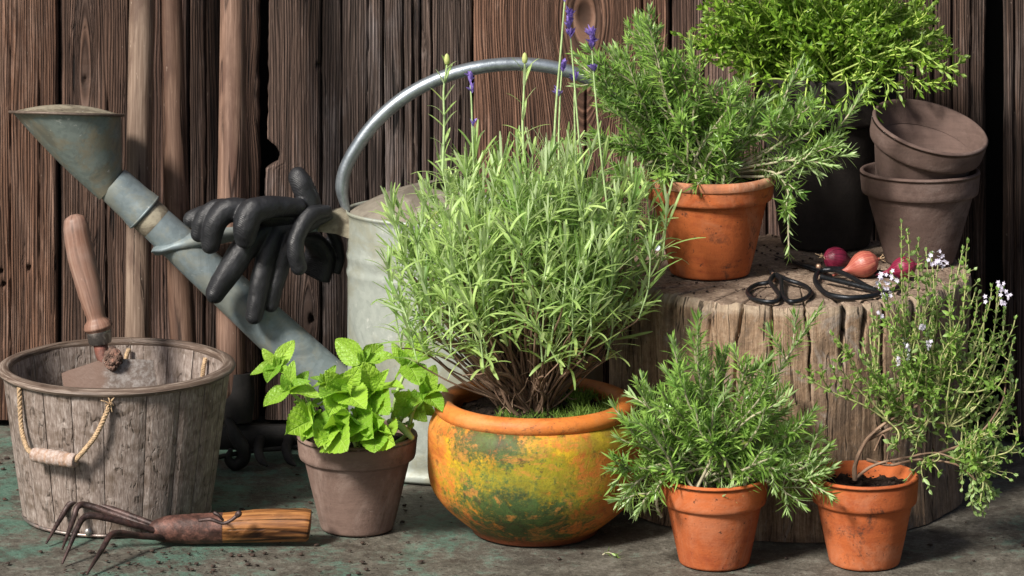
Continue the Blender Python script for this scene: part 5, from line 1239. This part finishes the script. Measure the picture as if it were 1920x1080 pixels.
# each stem: foot offset, way points, node, [(leaf tip x, y, depth offset, width)...]
U_ = (-.1, -.35, .95); Ff = (-.2, -1, .25)
MINT = [
 ((-.02, 0), [(600, 790), (560, 720)], (519, 687), -.01, [(551, 636, .01, .9, Ff), (491, 655, 0, .9, Ff), (470, 696, -.012, .8, U_), (500, 712, -.03, 1.0, Ff), (534, 668, -.006, .8, Ff), (545, 700, -.02, .8, U_)]),
 ((-.02, -.01), [(610, 800), (575, 765)], (543, 731), -.03, [(548, 677, .0, .8, Ff), (577, 710, -.015, .7, U_), (494, 757, -.02, 1.1, (-.1, -.7, .8)), (600, 737, -.012, 1.1, U_), (528, 705, -.01, .9, Ff), (580, 695, .01, .8, Ff), (510, 735, .0, .7, U_)]),
 ((-.01, .01), [(630, 780)], (612, 718), .01, [(629, 682, .01, .75, Ff), (582, 704, .0, .9, U_), (585, 722, -.01, .9, U_), (640, 705, .0, .8, Ff), (600, 742, -.02, .8, U_)]),
 ((0, -.01), [(655, 790)], (642, 735), -.035, [(613, 700, -.02, 1.1, Ff), (671, 692, -.02, 1.0, Ff), (603, 733, -.045, .95, U_), (682, 757, -.055, 1.05, (0, -.8, .6)), (620, 766, -.05, 1.1, Ff), (640, 705, -.03, .9, Ff), (652, 712, -.045, .8, Ff)]),
 ((0, .02), [(680, 780), (684, 720)], (682, 680), .02, [(627, 636, .01, 1.12, Ff), (720, 641, .02, 1.0, Ff), (742, 660, .0, .9, U_), (692, 650, .0, .7, Ff), (708, 700, -.01, .9, U_), (650, 702, -.0, .8, U_)]),
 ((.005, -.01), [(690, 790)], (702, 738), -.03, [(684, 684, -.02, 1.15, (.1, -1, .2)), (747, 710, -.03, .8, U_), (715, 703, -.03, .8, Ff), (668, 750, -.04, .9, U_), (722, 768, -.05, 1.1, Ff), (690, 775, -.05, 1.1, Ff)]),
 ((.03, .0), [(735, 790), (745, 735)], (765, 686), .0, [(794, 620, .0, 1.05, Ff), (733, 644, -.0, .8, Ff), (809, 661, -.015, .9, U_), (786, 714, -.04, 1.25, (.05, -.8, .6)), (748, 660, -.01, .8, Ff), (735, 705, .01, 1.0, U_)]),
 ((.035, -.01), [(762, 815), (775, 770)], (797, 738), -.02, [(812, 686, -.01, 1.2, Ff), (830, 721, -.025, .95, U_), (829, 764, -.04, .9, U_), (790, 712, -.02, .7, Ff), (775, 755, -.03, 1.0, U_)]),
 ((.03, .01), [(745, 800)], (772, 748), .0, [(792, 785, -.025, 1.3, (0, -1, .2)), (740, 780, -.02, 1.2, (0, -1, .3)), (818, 780, 0, .8, Ff), (742, 742, -.02, 1.1, Ff)]),
 ((-.03, -.02), [(605, 815)], (590, 785), -.045, [(548, 800, -.055, 1.2, (-.2, -1, .4)), (575, 812, -.065, 1.0, Ff), (575, 773, -.045, .8, Ff), (612, 800, -.05, .9, U_), (570, 790, -.06, 1., Ff)]),
 ((-.01, -.035), [(635, 825)], (630, 800), -.06, [(637, 833, -.072, 1.25, (-.1, -1, .2)), (598, 822, -.06, .9, U_), (625, 788, -.055, .8, Ff), (612, 812, -.06, .8, U_)]),
 ((.01, -.02), [(670, 820)], (672, 783), -.05, [(650, 812, -.06, 1.2, (0, -1, .3)), (690, 815, -.06, 1.2, (0, -1, .3)), (640, 778, -.05, .9, Ff), (712, 790, -.05, 1.1, Ff)]),
 ((.02, -.02), [(700, 830)], (708, 808), -.055, [(700, 835, -.06, 1.1, (0, -1, .3)), (725, 830, -.06, 1.0, (0, -1, .3)), (685, 805, -.05, .9, U_), (735, 800, -.05, .9, U_)]),
]
for (ox, oy), way, node, dY, lv in MINT:
    f0 = sb + [ox, oy, 0]; nd = P(*node, MY + dY); pts = [f0] + [P(x, y, MY + dY * .5 + oy * .5) for x, y in way] + [nd]
    path = smoothpath(pts, 20); m = MB(); tube(m, path, np.linspace(.0030, .0018, 20), 9); stm = m.build('stem', M['mintstem'], mint)
    for (x, y, dd_, wd_, fc) in lv: mleaf(stm, nd + rng.normal(0, .001, 3), P(x, y, MY + dY + dd_), fc, wd_)
    # a small tip rosette and a pair lower on the stem
    for q in range(3): t_ = rng.random() * 6.28; mleaf(stm, nd, nd + np.array([math.cos(t_) * .007, -.004 + math.sin(t_) * .004, .011]), Ff, .8)
    for q in (9, 13):
        t_ = rng.random() * 3.14
        for sg in (0, PI): mleaf(stm, path[q], path[q] + np.array([math.cos(t_ + sg) * .018, math.sin(t_ + sg) * .014, .004 * rng.standard_normal()]), U_, 1.0)
# thick stem bending over the soil edge
m = MB(); roundtube(m, [P(772, 820, MY - .035), P(758, 806, MY - .03), P(745, 795, MY - .02), P(730, 790, MY)], [.003, .0042, .0042, .003], 10, n=12); m.build('stem', M['mintstem'], mint)

# ------------------------------------------------------------------ loose bits
mb = MB(); rg = np.random.default_rng(2)
def gp():
    r = rg.random()
    if r < .38: x, y = rg.normal(330, 150), rg.uniform(1030, 1085)
    elif r < .55: x, y = rg.normal(60, 40), rg.normal(900, 45)
    elif r < .75: x, y = rg.uniform(450, 800), rg.uniform(930, 1080)
    else: x, y = rg.uniform(0, 1920), rg.uniform(860, 1090)
    return PG(x, y, .0008)
crumbs(mb, rg, 620, gp, (.0005, .0036), flat=.4); mb.build('soil_crumbs', M['crumb'], kind='stuff')
mb = MB(); rg = np.random.default_rng(12)
def sp2():
    a_ = rg.random() * 6.28; r_ = .19 * math.sqrt(rg.random()); return sc_ + [r_ * math.cos(a_), r_ * math.sin(a_), SZ]
crumbs(mb, rg, 420, sp2, (.0005, .0024), flat=.6); mb.build('soil_crumbs', M['crumb'], kind='stuff')
mb = MB(); p_ = PG(1130, 1040, .001); sprig(mb, smoothpath([p_, p_ + [.006, -.002, .003], p_ + [.014, -.006, .001]], 8), np.random.default_rng(1), r=(.0008, .0005), spacing=.004, per=2, L=(.010, .012), W=.0018, ang=(50, 20), start=.1, tuft=4)
o = mb.build('fallen_sprig', RM); tag(o, 'tiny cut green sprig lying on the ground before the orange pot', 'herb sprig')
